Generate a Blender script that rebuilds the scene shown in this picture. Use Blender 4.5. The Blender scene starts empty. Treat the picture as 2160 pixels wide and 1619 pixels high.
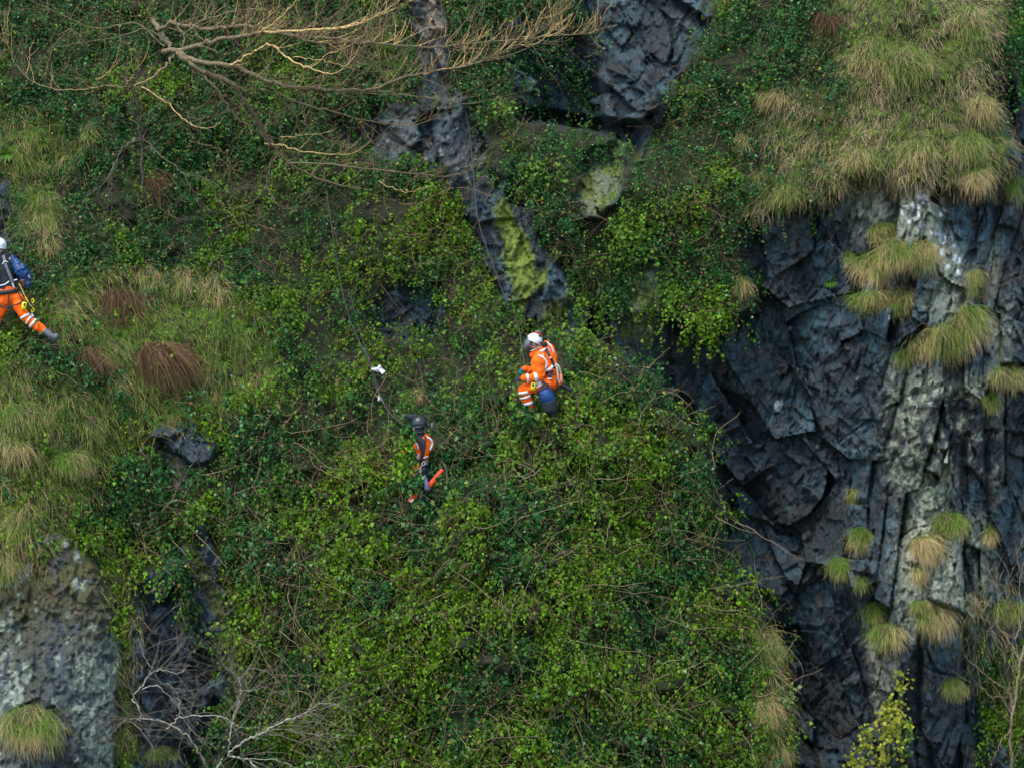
import bpy, math, random
import numpy as np
from mathutils import Vector, Matrix

# ------------------------------------------------------------------ camera, sky, sun, exposure
scene = bpy.context.scene
COL = scene.collection
CAMD = 45.0            # metres from the camera to the reference plane of the crag (y = 0)
S = 127.06             # picture pixels of the 2160-wide photograph per metre at y = 0
Z0 = 9.6               # camera height above the foot of the crag
cam_d = bpy.data.cameras.new("camera")
cam = bpy.data.objects.new("camera", cam_d); COL.objects.link(cam)
cam.location = (0, -CAMD, Z0); cam.rotation_euler = (math.radians(90), 0, 0)
cam_d.sensor_width = 36.0; cam_d.lens = 36.0 * CAMD / (2160 / S)
cam_d.clip_start = 0.5; cam_d.clip_end = 3000
scene.camera = cam

SUN_DIR = Vector((-0.30, -0.38, 0.87)).normalized()      # towards the sun, veiled by bright cloud: high on the left
elev = math.asin(SUN_DIR.z); azim = math.atan2(SUN_DIR.x, SUN_DIR.y)
world = bpy.data.worlds.new("World"); scene.world = world; world.use_nodes = True
wn = world.node_tree.nodes; wl = world.node_tree.links
sky = wn.new('ShaderNodeTexSky'); sky.sky_type = 'NISHITA'; sky.sun_disc = False
sky.sun_elevation = elev; sky.sun_rotation = azim
sky.dust_density = 1.6; sky.air_density = 1.0; sky.ozone_density = 0.5
bg = wn['Background']; bg.inputs['Strength'].default_value = 0.13
wl.new(sky.outputs[0], bg.inputs[0])
sun_d = bpy.data.lights.new("sun", 'SUN'); sun = bpy.data.objects.new("sun", sun_d); COL.objects.link(sun)
sun_d.energy = 1.0; sun_d.angle = math.radians(30); sun_d.color = (1.0, 0.95, 0.80)
sun.rotation_euler = (-SUN_DIR).to_track_quat('-Z', 'Y').to_euler()
scene.view_settings.view_transform = 'Standard'; scene.view_settings.look = 'None'
scene.view_settings.exposure = 1.92; scene.view_settings.gamma = 1.0
scene.cycles.max_bounces = 5; scene.cycles.diffuse_bounces = 3

rng = np.random.default_rng(11)
random.seed(11)

# ------------------------------------------------------------------ small helpers
def P(px, py, d):
    """picture pixel + metres out from the reference plane -> world point"""
    k = 1.0 - d / CAMD
    return Vector(((px - 1080) / S * k, -d, Z0 + (809.5 - py) / S * k))

def Pn(px, py, d):
    k = 1.0 - d / CAMD
    return np.stack([(px - 1080) / S * k, -d, Z0 + (809.5 - py) / S * k], -1)

def smooth(a, b, x):
    t = np.clip((x - a) / (b - a + 1e-9), 0, 1); return t * t * (3 - 2 * t)

_tabs = {}
def tab(seed):
    if seed not in _tabs: _tabs[seed] = np.random.default_rng(1000 + seed).random((4, 256, 256)).astype(np.float32)
    return _tabs[seed]

def vn(x, y, seed=0):
    t = tab(seed)[0]
    ix = np.floor(x).astype(np.int64); iy = np.floor(y).astype(np.int64)
    fx = x - ix; fy = y - iy; fx = fx * fx * (3 - 2 * fx); fy = fy * fy * (3 - 2 * fy)
    a = t[ix & 255, iy & 255]; b = t[(ix + 1) & 255, iy & 255]
    c = t[ix & 255, (iy + 1) & 255]; d = t[(ix + 1) & 255, (iy + 1) & 255]
    return (a * (1 - fx) + b * fx) * (1 - fy) + (c * (1 - fx) + d * fx) * fy      # 0..1

def fbm(x, y, seed=0, oct=4, gain=0.5):
    s = 0; a = 1.0; tot = 0
    for i in range(oct):
        s = s + a * vn(x, y, seed + i); tot += a; a *= gain
        x, y = x * 1.63 + y * 1.18 + 3.1, y * 1.63 - x * 1.18 + 7.7
    return s / tot

def cells(x, y, seed):
    """nearest jittered cell: rand(4) per cell, centre, F1, F2, id"""
    t = tab(seed)
    ix = np.floor(x).astype(np.int64); iy = np.floor(y).astype(np.int64)
    F1 = np.full(x.shape, 9.0); F2 = np.full(x.shape, 9.0)
    bx = np.zeros(x.shape); by = np.zeros(x.shape); bi = np.zeros(x.shape, np.int64)
    for di in (-1, 0, 1):
        for dj in (-1, 0, 1):
            jx = ix + di; jy = iy + dj
            cx = jx + t[0][jx & 255, jy & 255]; cy = jy + t[1][jx & 255, jy & 255]
            dd = np.hypot(x - cx, y - cy)
            m = dd < F1
            F2 = np.where(m, F1, np.minimum(F2, dd)); F1 = np.where(m, dd, F1)
            bx = np.where(m, cx, bx); by = np.where(m, cy, by)
            bi = np.where(m, (jx & 255) * 256 + (jy & 255), bi)
    return bi, bx, by, F1, F2

def facets(px, py, seed, size, stretch, ang, amp, tilt, crack, cw=0.07, rnd=0.0):
    """small broken-rock relief in metres: one tilted plane per irregular cell"""
    c, s = math.cos(ang), math.sin(ang)
    u = (px * c + py * s) / size; v = (-px * s + py * c) / (size * stretch)
    bi, bx, by, F1, F2 = cells(u, v, seed)
    t = tab(seed + 50)
    r0 = t[0].ravel()[bi]; r1 = t[1].ravel()[bi]; r2 = t[2].ravel()[bi]
    m = size / S
    h = amp * (r0 - 0.5) + tilt * m * ((r1 - 0.5) * 2 * (u - bx) + (r2 - 0.45) * 2 * stretch * 0.6 * (v - by))
    h = h - crack * (1 - smooth(0.0, cw, F2 - F1))
    return h, bi

def bricks(px, py, seed, dom, size, aspect, ang, vary, amp, tilt, bev, rnd=0.0, domstretch=1.0):
    """jointed rock: inside each large domain the rock splits along two straight joint sets into long blocks.
    returns relief in metres and the block id"""
    di, dx, dy, F1, F2 = cells(px / dom, py / (dom * domstretch), seed)
    t = tab(seed + 50); R = [t[i].ravel() for i in range(4)]
    a = ang + vary * (R[0][di] - 0.5) * 2
    c, s = np.cos(a), np.sin(a)
    u = (px * c + py * s) / size + R[1][di] * 7
    u = u + 0.30 * np.sin(u * 2.3 + R[2][di] * 6)
    k = np.floor(u); fu = u - k
    hk = ((k.astype(np.int64) * 7919 + di * 104729) & 65535)
    v = (-px * s + py * c) / (size * aspect) + R[2][hk] * 5
    v = v + 0.25 * np.sin(v * 2.9 + R[3][hk] * 6) + (fu - .5) * (R[3][hk] - .5) * 0.8
    j = np.floor(v); fv = v - j
    hj = (hk * 31 + j.astype(np.int64) * 6151 + 17) & 65535
    m = size / S
    h = amp * (R[0][hj] - 0.5) + amp * 0.6 * (R[1][di] - 0.5) + tilt * m * ((R[1][hj] - 0.5) * 2 * (fu - .5) + (R[2][hj] - 0.42) * 1.6 * aspect * 0.5 * (fv - .5))
    e = np.minimum(np.minimum(fu, 1 - fu), np.minimum(fv, 1 - fv) * aspect * .8)
    h = h - bev * (1 - smooth(0, 0.10, e)) * (R[3][hj] > 0.35)
    if rnd: h = h - rnd * m * (2 * fu - 1) ** 2
    return h, di * 65536 + hj

def sdf(poly, X, Y):
    """signed distance in px (negative inside)"""
    p = np.array(poly, float); n = len(p)
    d = np.full(X.shape, 1e12); ins = np.zeros(X.shape, bool)
    for i in range(n):
        ax, ay = p[i]; bx, by = p[(i + 1) % n]
        ex, ey = bx - ax, by - ay
        t = np.clip(((X - ax) * ex + (Y - ay) * ey) / (ex * ex + ey * ey + 1e-9), 0, 1)
        d = np.minimum(d, (X - ax - t * ex) ** 2 + (Y - ay - t * ey) ** 2)
        c = ((ay > Y) != (by > Y)) & (X < ex * (Y - ay) / (ey if abs(ey) > 1e-9 else 1e-9) + ax)
        ins ^= c
    d = np.sqrt(d)
    return np.where(ins, -d, d)

# coarse lookup grid over the picture and a wide margin round it
GX = np.arange(-900, 3061, 8.0); GY = np.arange(-900, 2601, 8.0)
GXX, GYY = np.meshgrid(GX, GY, indexing='xy')
def samp(F, px, py):
    x = np.clip((px - GX[0]) / 8.0, 0, len(GX) - 1.001); y = np.clip((py - GY[0]) / 8.0, 0, len(GY) - 1.001)
    ix = x.astype(int); iy = y.astype(int); fx = x - ix; fy = y - iy
    return (F[iy, ix] * (1 - fx) + F[iy, ix + 1] * fx) * (1 - fy) + (F[iy + 1, ix] * (1 - fx) + F[iy + 1, ix + 1] * fx) * fy

def interp(pts):
    """smooth surface through (px,py,d) control points, on the coarse grid"""
    p = np.array(pts, float); X = p[:, :2] / 300.0
    r = np.linalg.norm(X[:, None] - X[None], axis=-1)
    K = np.sqrt(r * r + 0.35) ; n = len(p)
    A = np.zeros((n + 3, n + 3)); A[:n, :n] = K + np.eye(n) * -0.02; A[:n, n] = 1; A[:n, n + 1:] = X
    A[n, :n] = 1; A[n + 1:, :n] = X.T
    w = np.linalg.solve(A, np.concatenate([p[:, 2], [0, 0, 0]]))
    gx = GXX / 300.0; gy = GYY / 300.0
    out = w[n] + w[n + 1] * gx + w[n + 2] * gy
    for i in range(n):
        out = out + w[i] * np.sqrt((gx - X[i, 0]) ** 2 + (gy - X[i, 1]) ** 2 + 0.35)
    return out

# ------------------------------------------------------------------ layout of the crag
VEG_PTS = [(-300,-300,-3.4),(0,0,-2.3),(350,0,-2.3),(700,0,-2.0),(1000,0,-1.9),(-100,300,-1.2),(350,300,-1.5),(650,300,-1.6),
 (0,550,-0.3),(250,500,-0.9),(600,500,-1.1),(850,450,-0.9),(950,620,-0.7),(1250,150,-2.2),(1200,350,-1.0),(1300,450,-0.8),(1250,620,-1.0),
 (1100,300,-1.3),(1600,0,-1.3),(1600,150,-0.9),(1480,400,-0.9),(1430,550,-0.6),(1550,620,-0.5),(1450,200,-1.4),
 (700,800,0.0),(900,880,0.4),(1100,820,0.4),(1250,800,0.45),(1400,900,0.45),(1000,1100,1.6),(1280,1100,1.5),(1480,1150,0.5),
 (800,1300,1.3),(1200,1400,2.3),(1600,1450,1.1),(1640,1650,1.2),(700,1600,1.3),(1200,1700,2.5),(500,750,0.0),(560,1000,0.3),(520,1300,0.6),
 (250,800,0.3),(50,750,0.5),(400,950,0.2),(120,950,0.8),(60,1150,1.2),(100,1350,1.4),(300,1300,0.6),(300,1600,0.8),(150,1650,1.7),
 (1700,50,-0.6),(1900,150,0.2),(2050,250,0.35),(2090,100,-0.1),(1800,330,0.4),(2000,380,0.75),(1650,400,-0.3),(2120,300,0.1),
 (1900,700,0.75),(2050,700,0.6),(1950,1000,0.6),(1850,1300,0.5),(2150,1350,-0.1),(2130,1600,0.1),(2500,1000,-1.5),(2500,0,-3.0),
 (1500,2200,3.2),(400,2200,3.0),(-500,1200,1.5),(-500,2200,3.0),(2500,2200,1.0)]
ROCK_PTS = [(930,50,-1.5),(1000,300,-1.05),(1050,500,-0.85),(1150,420,-1.0),(1130,650,-0.6),(750,240,-1.9),(850,660,-0.7),
 (1150,150,-2.6),(1350,170,-1.75),(1300,0,-2.6),(1230,290,-2.7),(1450,50,-2.2),(1270,380,-0.8),(1350,650,-0.8),
 (1260,700,-1.0),(1400,740,-1.1),(1480,720,-1.2),(1600,500,-1.1),(1700,480,-0.5),(1600,700,-1.1),(1700,650,-0.7),(1600,820,-1.4),
 (1600,950,-1.5),(1680,1080,-1.9),(1560,1120,-2.0),(1650,1180,-1.2),(1700,1280,-1.1),(1750,1450,-1.7),(1680,1620,-1.2),(1780,850,-0.7),(1780,1000,-0.8),
 (1800,430,0.1),(1900,430,0.35),(1980,480,0.35),(1900,700,0.5),(2020,620,0.45),(2060,480,-0.1),(2130,450,-0.3),(1900,900,0.35),(1950,1000,0.5),
 (1860,1180,0.0),(1930,1250,0.5),(1870,1400,0.45),(1960,1500,0.1),(2070,900,0.35),(2060,1100,0.2),(2130,700,0.1),(2100,1000,0.0),(2040,1400,-0.5),(2030,1600,-0.6),
 (1900,1600,0.2),(2110,1350,-0.3),(2150,1600,-0.2),(2110,150,-0.6),(2150,330,-0.5),(2500,1000,-1.5),(2500,0,-3.0),(2500,2200,0.0),(1600,2200,0.0),
 (0,450,-0.7),(100,1200,1.5),(190,1300,1.85),(200,1500,1.9),(60,1350,1.4),(0,1450,2.0),(100,1650,2.3),(150,1400,2.1),
 (330,1300,0.35),(380,950,0.35),(420,1150,0.75),(460,1250,0.8),(400,1400,0.4),(350,1600,0.6),(-300,1400,1.5),(-300,0,-2.8),(1000,-300,-2.6),(300,2200,2.0)]
POLY = dict(
 main=[(1190,655),(1300,640),(1380,665),(1480,690),(1560,665),(1598,640),(1595,600),(1558,560),(1562,470),(1640,445),(1775,410),(1785,372),
   (1850,368),(1900,398),(1975,380),(2060,405),(2105,385),(2125,300),(2085,200),(2090,110),(2120,100),(2150,200),(3000,250),(3000,2600),(1690,2600),
   (1665,1619),(1660,1500),(1640,1400),(1610,1310),(1540,1190),(1520,1080),(1505,1000),(1490,930),(1420,880),(1395,800),(1290,745),(1200,700)],
 over=[(1040,60),(1120,30),(1230,0),(1250,-200),(1500,-200),(1500,60),(1440,150),(1405,210),(1390,260),(1345,335),(1300,290),(1230,270),(1080,255),(1085,190),(1060,120)],
 rib=[(850,-200),(930,-200),(945,100),(945,150),(985,240),(1030,310),(1022,350),(1080,385),(1130,440),(1140,510),(1175,560),(1205,600),(1195,665),
   (1180,705),(1080,712),(1060,610),(1010,520),(985,460),(935,400),(900,345),(840,338),(800,355),(775,320),(735,300),(705,262),(740,225),(810,215),(872,225),(890,180),(870,60)],
 slab=[(1222,345),(1252,308),(1302,300),(1316,350),(1308,408),(1274,456),(1232,452),(1220,390)],
 stub=[(1338,572),(1390,568),(1394,640),(1372,735),(1302,712),(1312,640)],
 patch=[(770,640),(850,600),(935,600),(935,690),(860,725),(785,700)],
 boul=[(-400,1160),(60,1150),(130,1125),(205,1180),(232,1250),(238,1310),(257,1370),(246,1500),(246,2500),(-400,2500)],
 dark=[(262,1215),(335,1190),(408,1130),(400,1085),(425,1085),(448,1125),(472,1215),(485,1290),(500,1400),(470,1500),(440,1640),(285,1660),(275,1500),(272,1380)],
 knob=[(306,910),(350,895),(420,898),(462,925),(455,975),(402,998),(396,1036),(360,1034),(348,985)],
 left=[(-400,360),(15,370),(30,440),(30,560),(-400,580)],
)
ROCKS = [k for k in POLY]
SD = {k: sdf(v, GXX, GYY) for k, v in POLY.items()}
ROCKSD = np.minimum.reduce([SD[k] for k in ROCKS])
VEGD = interp(VEG_PTS); ROCKD = interp(ROCK_PTS)
FAR = sdf([(2128,-900),(2124,40),(2128,110),(2150,190),(2200,330),(3060,330),(3060,-900)], GXX, GYY)

GRASS = [
 [(1700,-300),(2115,-300),(2125,60),(2128,110),(2098,200),(2140,270),(2120,400),(2050,425),(1900,410),(1760,410),(1650,455),(1550,475),(1572,380),(1650,330),(1575,255),(1640,190),(1780,180),(1740,80)],
 [(-300,210),(120,230),(190,330),(110,380),(130,550),(60,560),(30,440),(0,360),(-300,350)],
 [(150,560),(440,560),(600,700),(590,820),(430,880),(330,880),(240,800),(130,730),(60,640)],
 [(-300,760),(60,740),(220,820),(390,870),(390,905),(300,930),(200,1000),(180,1100),(90,1160),(-300,1300)],
 [(195,1110),(262,1190),(285,1400),(290,2300),(248,2300),(257,1380),(238,1310),(230,1250)],
 [(1560,1290),(1610,1310),(1650,1400),(1668,1640),(1600,1640),(1590,1450)],
 [(860,40),(880,120),(840,190),(760,130),(780,60)],
 [(2030,1240),(2200,1200),(2200,1480),(2060,1480)],
 [(880,0),(890,0)],
]
GRASSSD = np.minimum.reduce([sdf(p, GXX, GYY) for p in GRASS[:-1]])

DENSE = sdf([(480,1050),(640,960),(860,1010),(960,900),(1060,800),(1200,720),(1400,830),(1500,950),(1520,1130),(1620,1320),(1660,1700),(450,1700),(500,1400)], GXX, GYY)
ALG = sdf([(1045,410),(1085,430),(1130,520),(1150,560),(1130,620),(1112,700),(1080,690),(1060,600),(1035,490)], GXX, GYY)
NOSE = sdf([(1262,150),(1300,118),(1345,112),(1388,190),(1398,225),(1352,256),(1270,250)], GXX, GYY)
UNDER = sdf([(1085,225),(1180,235),(1275,258),(1350,262),(1352,320),(1335,350),(1290,300),(1230,280),(1085,262)], GXX, GYY)
COLS = sdf([(1785,360),(2200,340),(2200,1400),(2060,1700),(1960,1700),(1840,1500),(1830,1300),(1850,1150),(1870,900),(1850,780),(1900,650),(1790,640),(1775,480)], GXX, GYY)

def warp(px, py, amt=10, sc=38, seed=70):
    return (px + (fbm(px / sc, py / sc, seed, 3) - 0.5) * 2 * amt, py + (fbm(px / sc + 31, py / sc + 17, seed + 5, 3) - 0.5) * 2 * amt)

def rockmask(px, py):
    wx, wy = warp(px, py, 16, 42)
    return smooth(9, -9, samp(ROCKSD, wx, wy))

def depth(px, py, fine=True, ids=False):
    """metres out from the reference plane, towards the camera"""
    rm = rockmask(px, py)
    dv = samp(VEGD, px, py)
    dv = dv + 0.55 * (fbm(px / 130, py / 130, 80, 3) - 0.5) + 1.25 * (fbm(px / 70, py / 52, 88, 3) - 0.5) * smooth(60, -60, samp(DENSE, px, py)) + 0.16 * (fbm(px / 26, py / 22, 84, 2) - 0.5)
    ux, uy = warp(px, py, 10, 40, 99); dn = smooth(80, -60, samp(DENSE, px, py))
    bi, _, _, F1, _ = cells(ux / 52, uy / 44, 12); hh = tab(13)[1].ravel()[bi]
    bi2, _, _, G1, _ = cells(ux / 24, uy / 21, 14); hh2 = tab(15)[1].ravel()[bi2]
    dv = dv + (0.35 + 0.65 * dn) * (0.34 * hh * np.clip(1 - (F1 / 0.72) ** 2, 0, 1) + 0.13 * hh2 * np.clip(1 - (G1 / 0.72) ** 2, 0, 1))
    dr = samp(ROCKD, px, py)
    wx, wy = warp(px, py, 5, 70, 90); qx, qy = warp(px, py, 1.0, 12, 97)
    qx = qx + wx - px; qy = qy + wy - py
    cm = smooth(15, -25, samp(COLS, *warp(px, py, 13, 55, 90)))
    a1, id1 = bricks(qx, qy, 1, 190, 70, 2.5, -0.38, 0.62, 0.46, 1.0, 0.05)
    a2, _ = bricks(qx, qy, 2, 80, 26, 2.0, 0.4, 1.3, 0.10, 0.85, 0.012)
    b1, idb = bricks(qx, qy, 3, 200, 58, 4.2, 0.12, 0.22, 0.44, 0.70, 0.08, 0.28, 1.8)
    b2, _ = bricks(qx, qy, 4, 80, 21, 3.4, 0.05, 0.55, 0.10, 0.85, 0.012, 0.1, 1.3)
    smb = smooth(20, -20, np.minimum(np.minimum(samp(SD['boul'], px, py), samp(SD['rib'], px, py)), samp(SD['slab'], px, py)))
    blk = (a1 + a2) * (1 - cm) + (b1 + b2) * cm
    soft = 0.40 * (fbm(wx / 90, wy / 120, 30, 3) - 0.5) + a1 * 0.25 + a2 * 0.8 + b2 * 0.4
    rbm = smb * (1 - 0.7 * smooth(20, -20, samp(SD['rib'], px, py)))
    boulm = smooth(10, -20, samp(SD['boul'], px, py)); soft = soft * (1 - 0.62 * boulm) + boulm * (0.30 * (fbm(wx / 60, wy / 150, 37, 3) - 0.5) + 0.10 * (fbm(wx / 9, wy / 40, 38, 3) - 0.5))
    rbm = np.maximum(rbm, smooth(14, -4, samp(ALG, px, py)) * 1.0); rbm = np.maximum(rbm, smooth(12, -6, samp(SD['slab'], px, py)))
    blk = blk * (1 - 0.9 * rbm) + soft * 0.9 * rbm
    dr = dr + blk
    dr = dr + 0.55 * smooth(5, -8, samp(NOSE, wx, wy)) - 0.8 * smooth(8, -14, samp(UNDER, wx, wy))
    if fine:
        a3, _ = facets(qx, qy, 5, 10.5, 2.0, 0.25, 0.03, 0.8, 0.0, 0.15)
        dr = dr + a3 + 0.02 * (fbm(px / 4.2, py / 7.5, 33, 2) - 0.5)
    d = dv * (1 - rm) + dr * rm
    # the sky-line edge top right falls away to a farther slope; above the frame the crag rolls back to its top
    f = smooth(6, -30, samp(FAR, px, py)); d = d - f * 6.5
    top = np.clip((-420 - py) / S, 0, None); d = d - top * 3.2
    if ids: return d, rm, cm, id1, idb, smb
    return d

def depth1(px, py): return float(depth(np.array([float(px)]), np.array([float(py)]))[0])
def on(px, py, out=0.0): return P(px, py, depth1(px, py) + out)

def new_mesh(name, V, F, mat=None, parent=None, smooth_=False, col=None, attr='Col'):
    me = bpy.data.meshes.new(name)
    V = np.asarray(V, np.float32); F = np.asarray(F, np.int32)
    me.vertices.add(len(V)); me.vertices.foreach_set('co', V.ravel())
    k = F.shape[1]
    me.loops.add(F.size); me.loops.foreach_set('vertex_index', F.ravel())
    me.polygons.add(len(F)); me.polygons.foreach_set('loop_start', np.arange(0, F.size, k, dtype=np.int32))
    try: me.polygons.foreach_set('loop_total', np.full(len(F), k, np.int32))
    except Exception: pass
    if smooth_: me.polygons.foreach_set('use_smooth', np.ones(len(F), bool))
    if col is not None:
        a = me.color_attributes.new(attr, 'FLOAT_COLOR', 'POINT')
        c = np.ones((len(V), 4), np.float32); c[:, :3] = col; a.data.foreach_set('color', c.ravel())
    me.update(calc_edges=True)
    if mat: me.materials.append(mat)
    o = bpy.data.objects.new(name, me); COL.objects.link(o)
    if parent: o.parent = parent
    return o

def tag(o, label=None, cat=None, group=None, kind=None):
    if label: o['label'] = label
    if cat: o['category'] = cat
    if group: o['group'] = group
    if kind: o['kind'] = kind
    return o

def empty(name, loc):
    o = bpy.data.objects.new(name, None); COL.objects.link(o); o.location = loc; o.empty_display_size = 0.1; return o

# ------------------------------------------------------------------ materials
def mat_attr(name, rough=0.7, spec=0.3, bump=0.0, bscale=30, noise=0.35, nscale=9, transl=0.0, wet=0.0, stretch=(1, 1, 1)):
    """colour from the mesh's own colour attribute, varied by procedural noise, with procedural relief"""
    m = bpy.data.materials.new(name); m.use_nodes = True
    n = m.node_tree.nodes; l = m.node_tree.links; b = n['Principled BSDF']
    a = n.new('ShaderNodeVertexColor'); a.layer_name = 'Col'
    tc = n.new('ShaderNodeNewGeometry'); mp = n.new('ShaderNodeMapping'); mp.inputs['Scale'].default_value = stretch
    l.new(tc.outputs['Position'], mp.inputs['Vector'])
    nz = n.new('ShaderNodeTexNoise'); nz.inputs['Scale'].default_value = nscale; nz.inputs['Detail'].default_value = 6; nz.inputs['Roughness'].default_value = 0.65
    l.new(mp.outputs[0], nz.inputs['Vector'])
    mr = n.new('ShaderNodeMapRange'); mr.inputs['From Min'].default_value = 0.3; mr.inputs['From Max'].default_value = 0.7
    mr.inputs['To Min'].default_value = 1 - noise; mr.inputs['To Max'].default_value = 1 + noise
    l.new(nz.outputs['Fac'], mr.inputs['Value'])
    vm = n.new('ShaderNodeVectorMath'); vm.operation = 'SCALE'; l.new(a.outputs['Color'], vm.inputs[0]); l.new(mr.outputs[0], vm.inputs['Scale'])
    l.new(vm.outputs[0], b.inputs['Base Color'])
    b.inputs['Roughness'].default_value = rough; b.inputs['Specular IOR Level'].default_value = spec
    if wet:
        mr2 = n.new('ShaderNodeMapRange'); mr2.inputs['From Min'].default_value = 0.35; mr2.inputs['From Max'].default_value = 0.65
        mr2.inputs['To Min'].default_value = rough - wet; mr2.inputs['To Max'].default_value = rough
        l.new(nz.outputs['Fac'], mr2.inputs['Value']); l.new(mr2.outputs[0], b.inputs['Roughness'])
    if bump:
        nb = n.new('ShaderNodeTexNoise'); nb.inputs['Scale'].default_value = bscale; nb.inputs['Detail'].default_value = 5
        nb.inputs['Roughness'].default_value = 0.7
        l.new(mp.outputs[0], nb.inputs['Vector'])
        bp = n.new('ShaderNodeBump'); bp.inputs['Strength'].default_value = bump; bp.inputs['Distance'].default_value = 0.05
        l.new(nb.outputs['Fac'], bp.inputs['Height']); l.new(bp.outputs[0], b.inputs['Normal'])
    if transl:
        tr = n.new('ShaderNodeBsdfTranslucent'); l.new(vm.outputs[0], tr.inputs[0])
        mx = n.new('ShaderNodeMixShader'); mx.inputs[0].default_value = transl
        out = n['Material Output']; l.new(b.outputs[0], mx.inputs[1]); l.new(tr.outputs[0], mx.inputs[2]); l.new(mx.outputs[0], out.inputs[0])
    return m

def mat_solid(name, color, rough=0.6, spec=0.4, noise=0.12, nscale=25, bump=0.0, bscale=60, metal=0.0):
    m = bpy.data.materials.new(name); m.use_nodes = True
    n = m.node_tree.nodes; l = m.node_tree.links; b = n['Principled BSDF']
    tc = n.new('ShaderNodeTexCoord')
    nz = n.new('ShaderNodeTexNoise'); nz.inputs['Scale'].default_value = nscale; nz.inputs['Detail'].default_value = 4
    l.new(tc.outputs['Object'], nz.inputs['Vector'])
    mr = n.new('ShaderNodeMapRange'); mr.inputs['From Min'].default_value = 0.3; mr.inputs['From Max'].default_value = 0.7
    mr.inputs['To Min'].default_value = 1 - noise; mr.inputs['To Max'].default_value = 1 + noise
    l.new(nz.outputs['Fac'], mr.inputs['Value'])
    vm = n.new('ShaderNodeVectorMath'); vm.operation = 'SCALE'; vm.inputs[0].default_value = color; l.new(mr.outputs[0], vm.inputs['Scale'])
    l.new(vm.outputs[0], b.inputs['Base Color'])
    b.inputs['Roughness'].default_value = rough; b.inputs['Specular IOR Level'].default_value = spec; b.inputs['Metallic'].default_value = metal
    if bump:
        bp = n.new('ShaderNodeBump'); bp.inputs['Strength'].default_value = bump; bp.inputs['Distance'].default_value = 0.02
        nb = n.new('ShaderNodeTexNoise'); nb.inputs['Scale'].default_value = bscale; l.new(tc.outputs['Object'], nb.inputs['Vector'])
        l.new(nb.outputs['Fac'], bp.inputs['Height']); l.new(bp.outputs[0], b.inputs['Normal'])
    return m

M_ROCK = mat_attr('rock', 0.60, 0.5, 1.0, 34, 0.6, 16, wet=0.25)
def crisp(m):
    n = m.node_tree.nodes; l = m.node_tree.links; b = n['Principled BSDF']; old = b.inputs['Normal'].links[0].from_socket
    g = n.new('ShaderNodeNewGeometry'); prev = old
    for sc, st, k in ((5.0, (1, 1, .35), .55), (13.0, (1, 1, .5), .5)):
        mp = n.new('ShaderNodeMapping'); mp.inputs['Scale'].default_value = st; mp.inputs['Rotation'].default_value = (0, .25, 0); l.new(g.outputs['Position'], mp.inputs['Vector'])
        v = n.new('ShaderNodeTexVoronoi'); v.feature = 'DISTANCE_TO_EDGE'; v.inputs['Scale'].default_value = sc; l.new(mp.outputs[0], v.inputs['Vector'])
        r_ = n.new('ShaderNodeMapRange'); r_.inputs['From Max'].default_value = 0.06; l.new(v.outputs['Distance'], r_.inputs['Value'])
        bp = n.new('ShaderNodeBump'); bp.inputs['Strength'].default_value = k; bp.inputs['Distance'].default_value = 0.03
        l.new(r_.outputs[0], bp.inputs['Height']); l.new(prev, bp.inputs['Normal']); prev = bp.outputs[0]
    l.new(prev, b.inputs['Normal'])
crisp(M_ROCK)
M_SOIL = mat_attr('soil', 0.9, 0.2, 0.7, 22, 0.5, 12)
M_LEAF = mat_attr('leaf', 0.5, 0.13, 0, 1, 0.15, 20, transl=0.2)
M_GRASS = mat_attr('grass', 0.6, 0.25, 0, 1, 0.15, 14, transl=0.25)
M_TWIG = mat_attr('twig', 0.8, 0.2, 0, 1, 0.25, 30)
M_BARK = mat_attr('bark', 0.8, 0.25, 0.8, 40, 0.65, 20)
# ------------------------------------------------------------------ the crag itself
def axis(segs):
    out = []
    for a, b, st in segs: out.append(np.arange(a, b, st))
    return np.concatenate(out + [[segs[-1][1]]])
XS = axis([(-900,-60,30),(-60,500,3.5),(500,690,8.0),(690,1200,3.8),(1200,1500,3.4),(1500,2200,2.4),(2200,3060,30)])
YS = axis([(-900,-260,24),(-260,-30,8),(-30,1650,3.0),(1650,1900,12),(1900,2300,28)])
GPX, GPY = np.meshgrid(XS, YS, indexing='xy')
print('terrain', GPX.shape)
D, RM, CM, ID1, IDB, SMB = depth(GPX, GPY, True, True)
VT = Pn(GPX, GPY, D)

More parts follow.
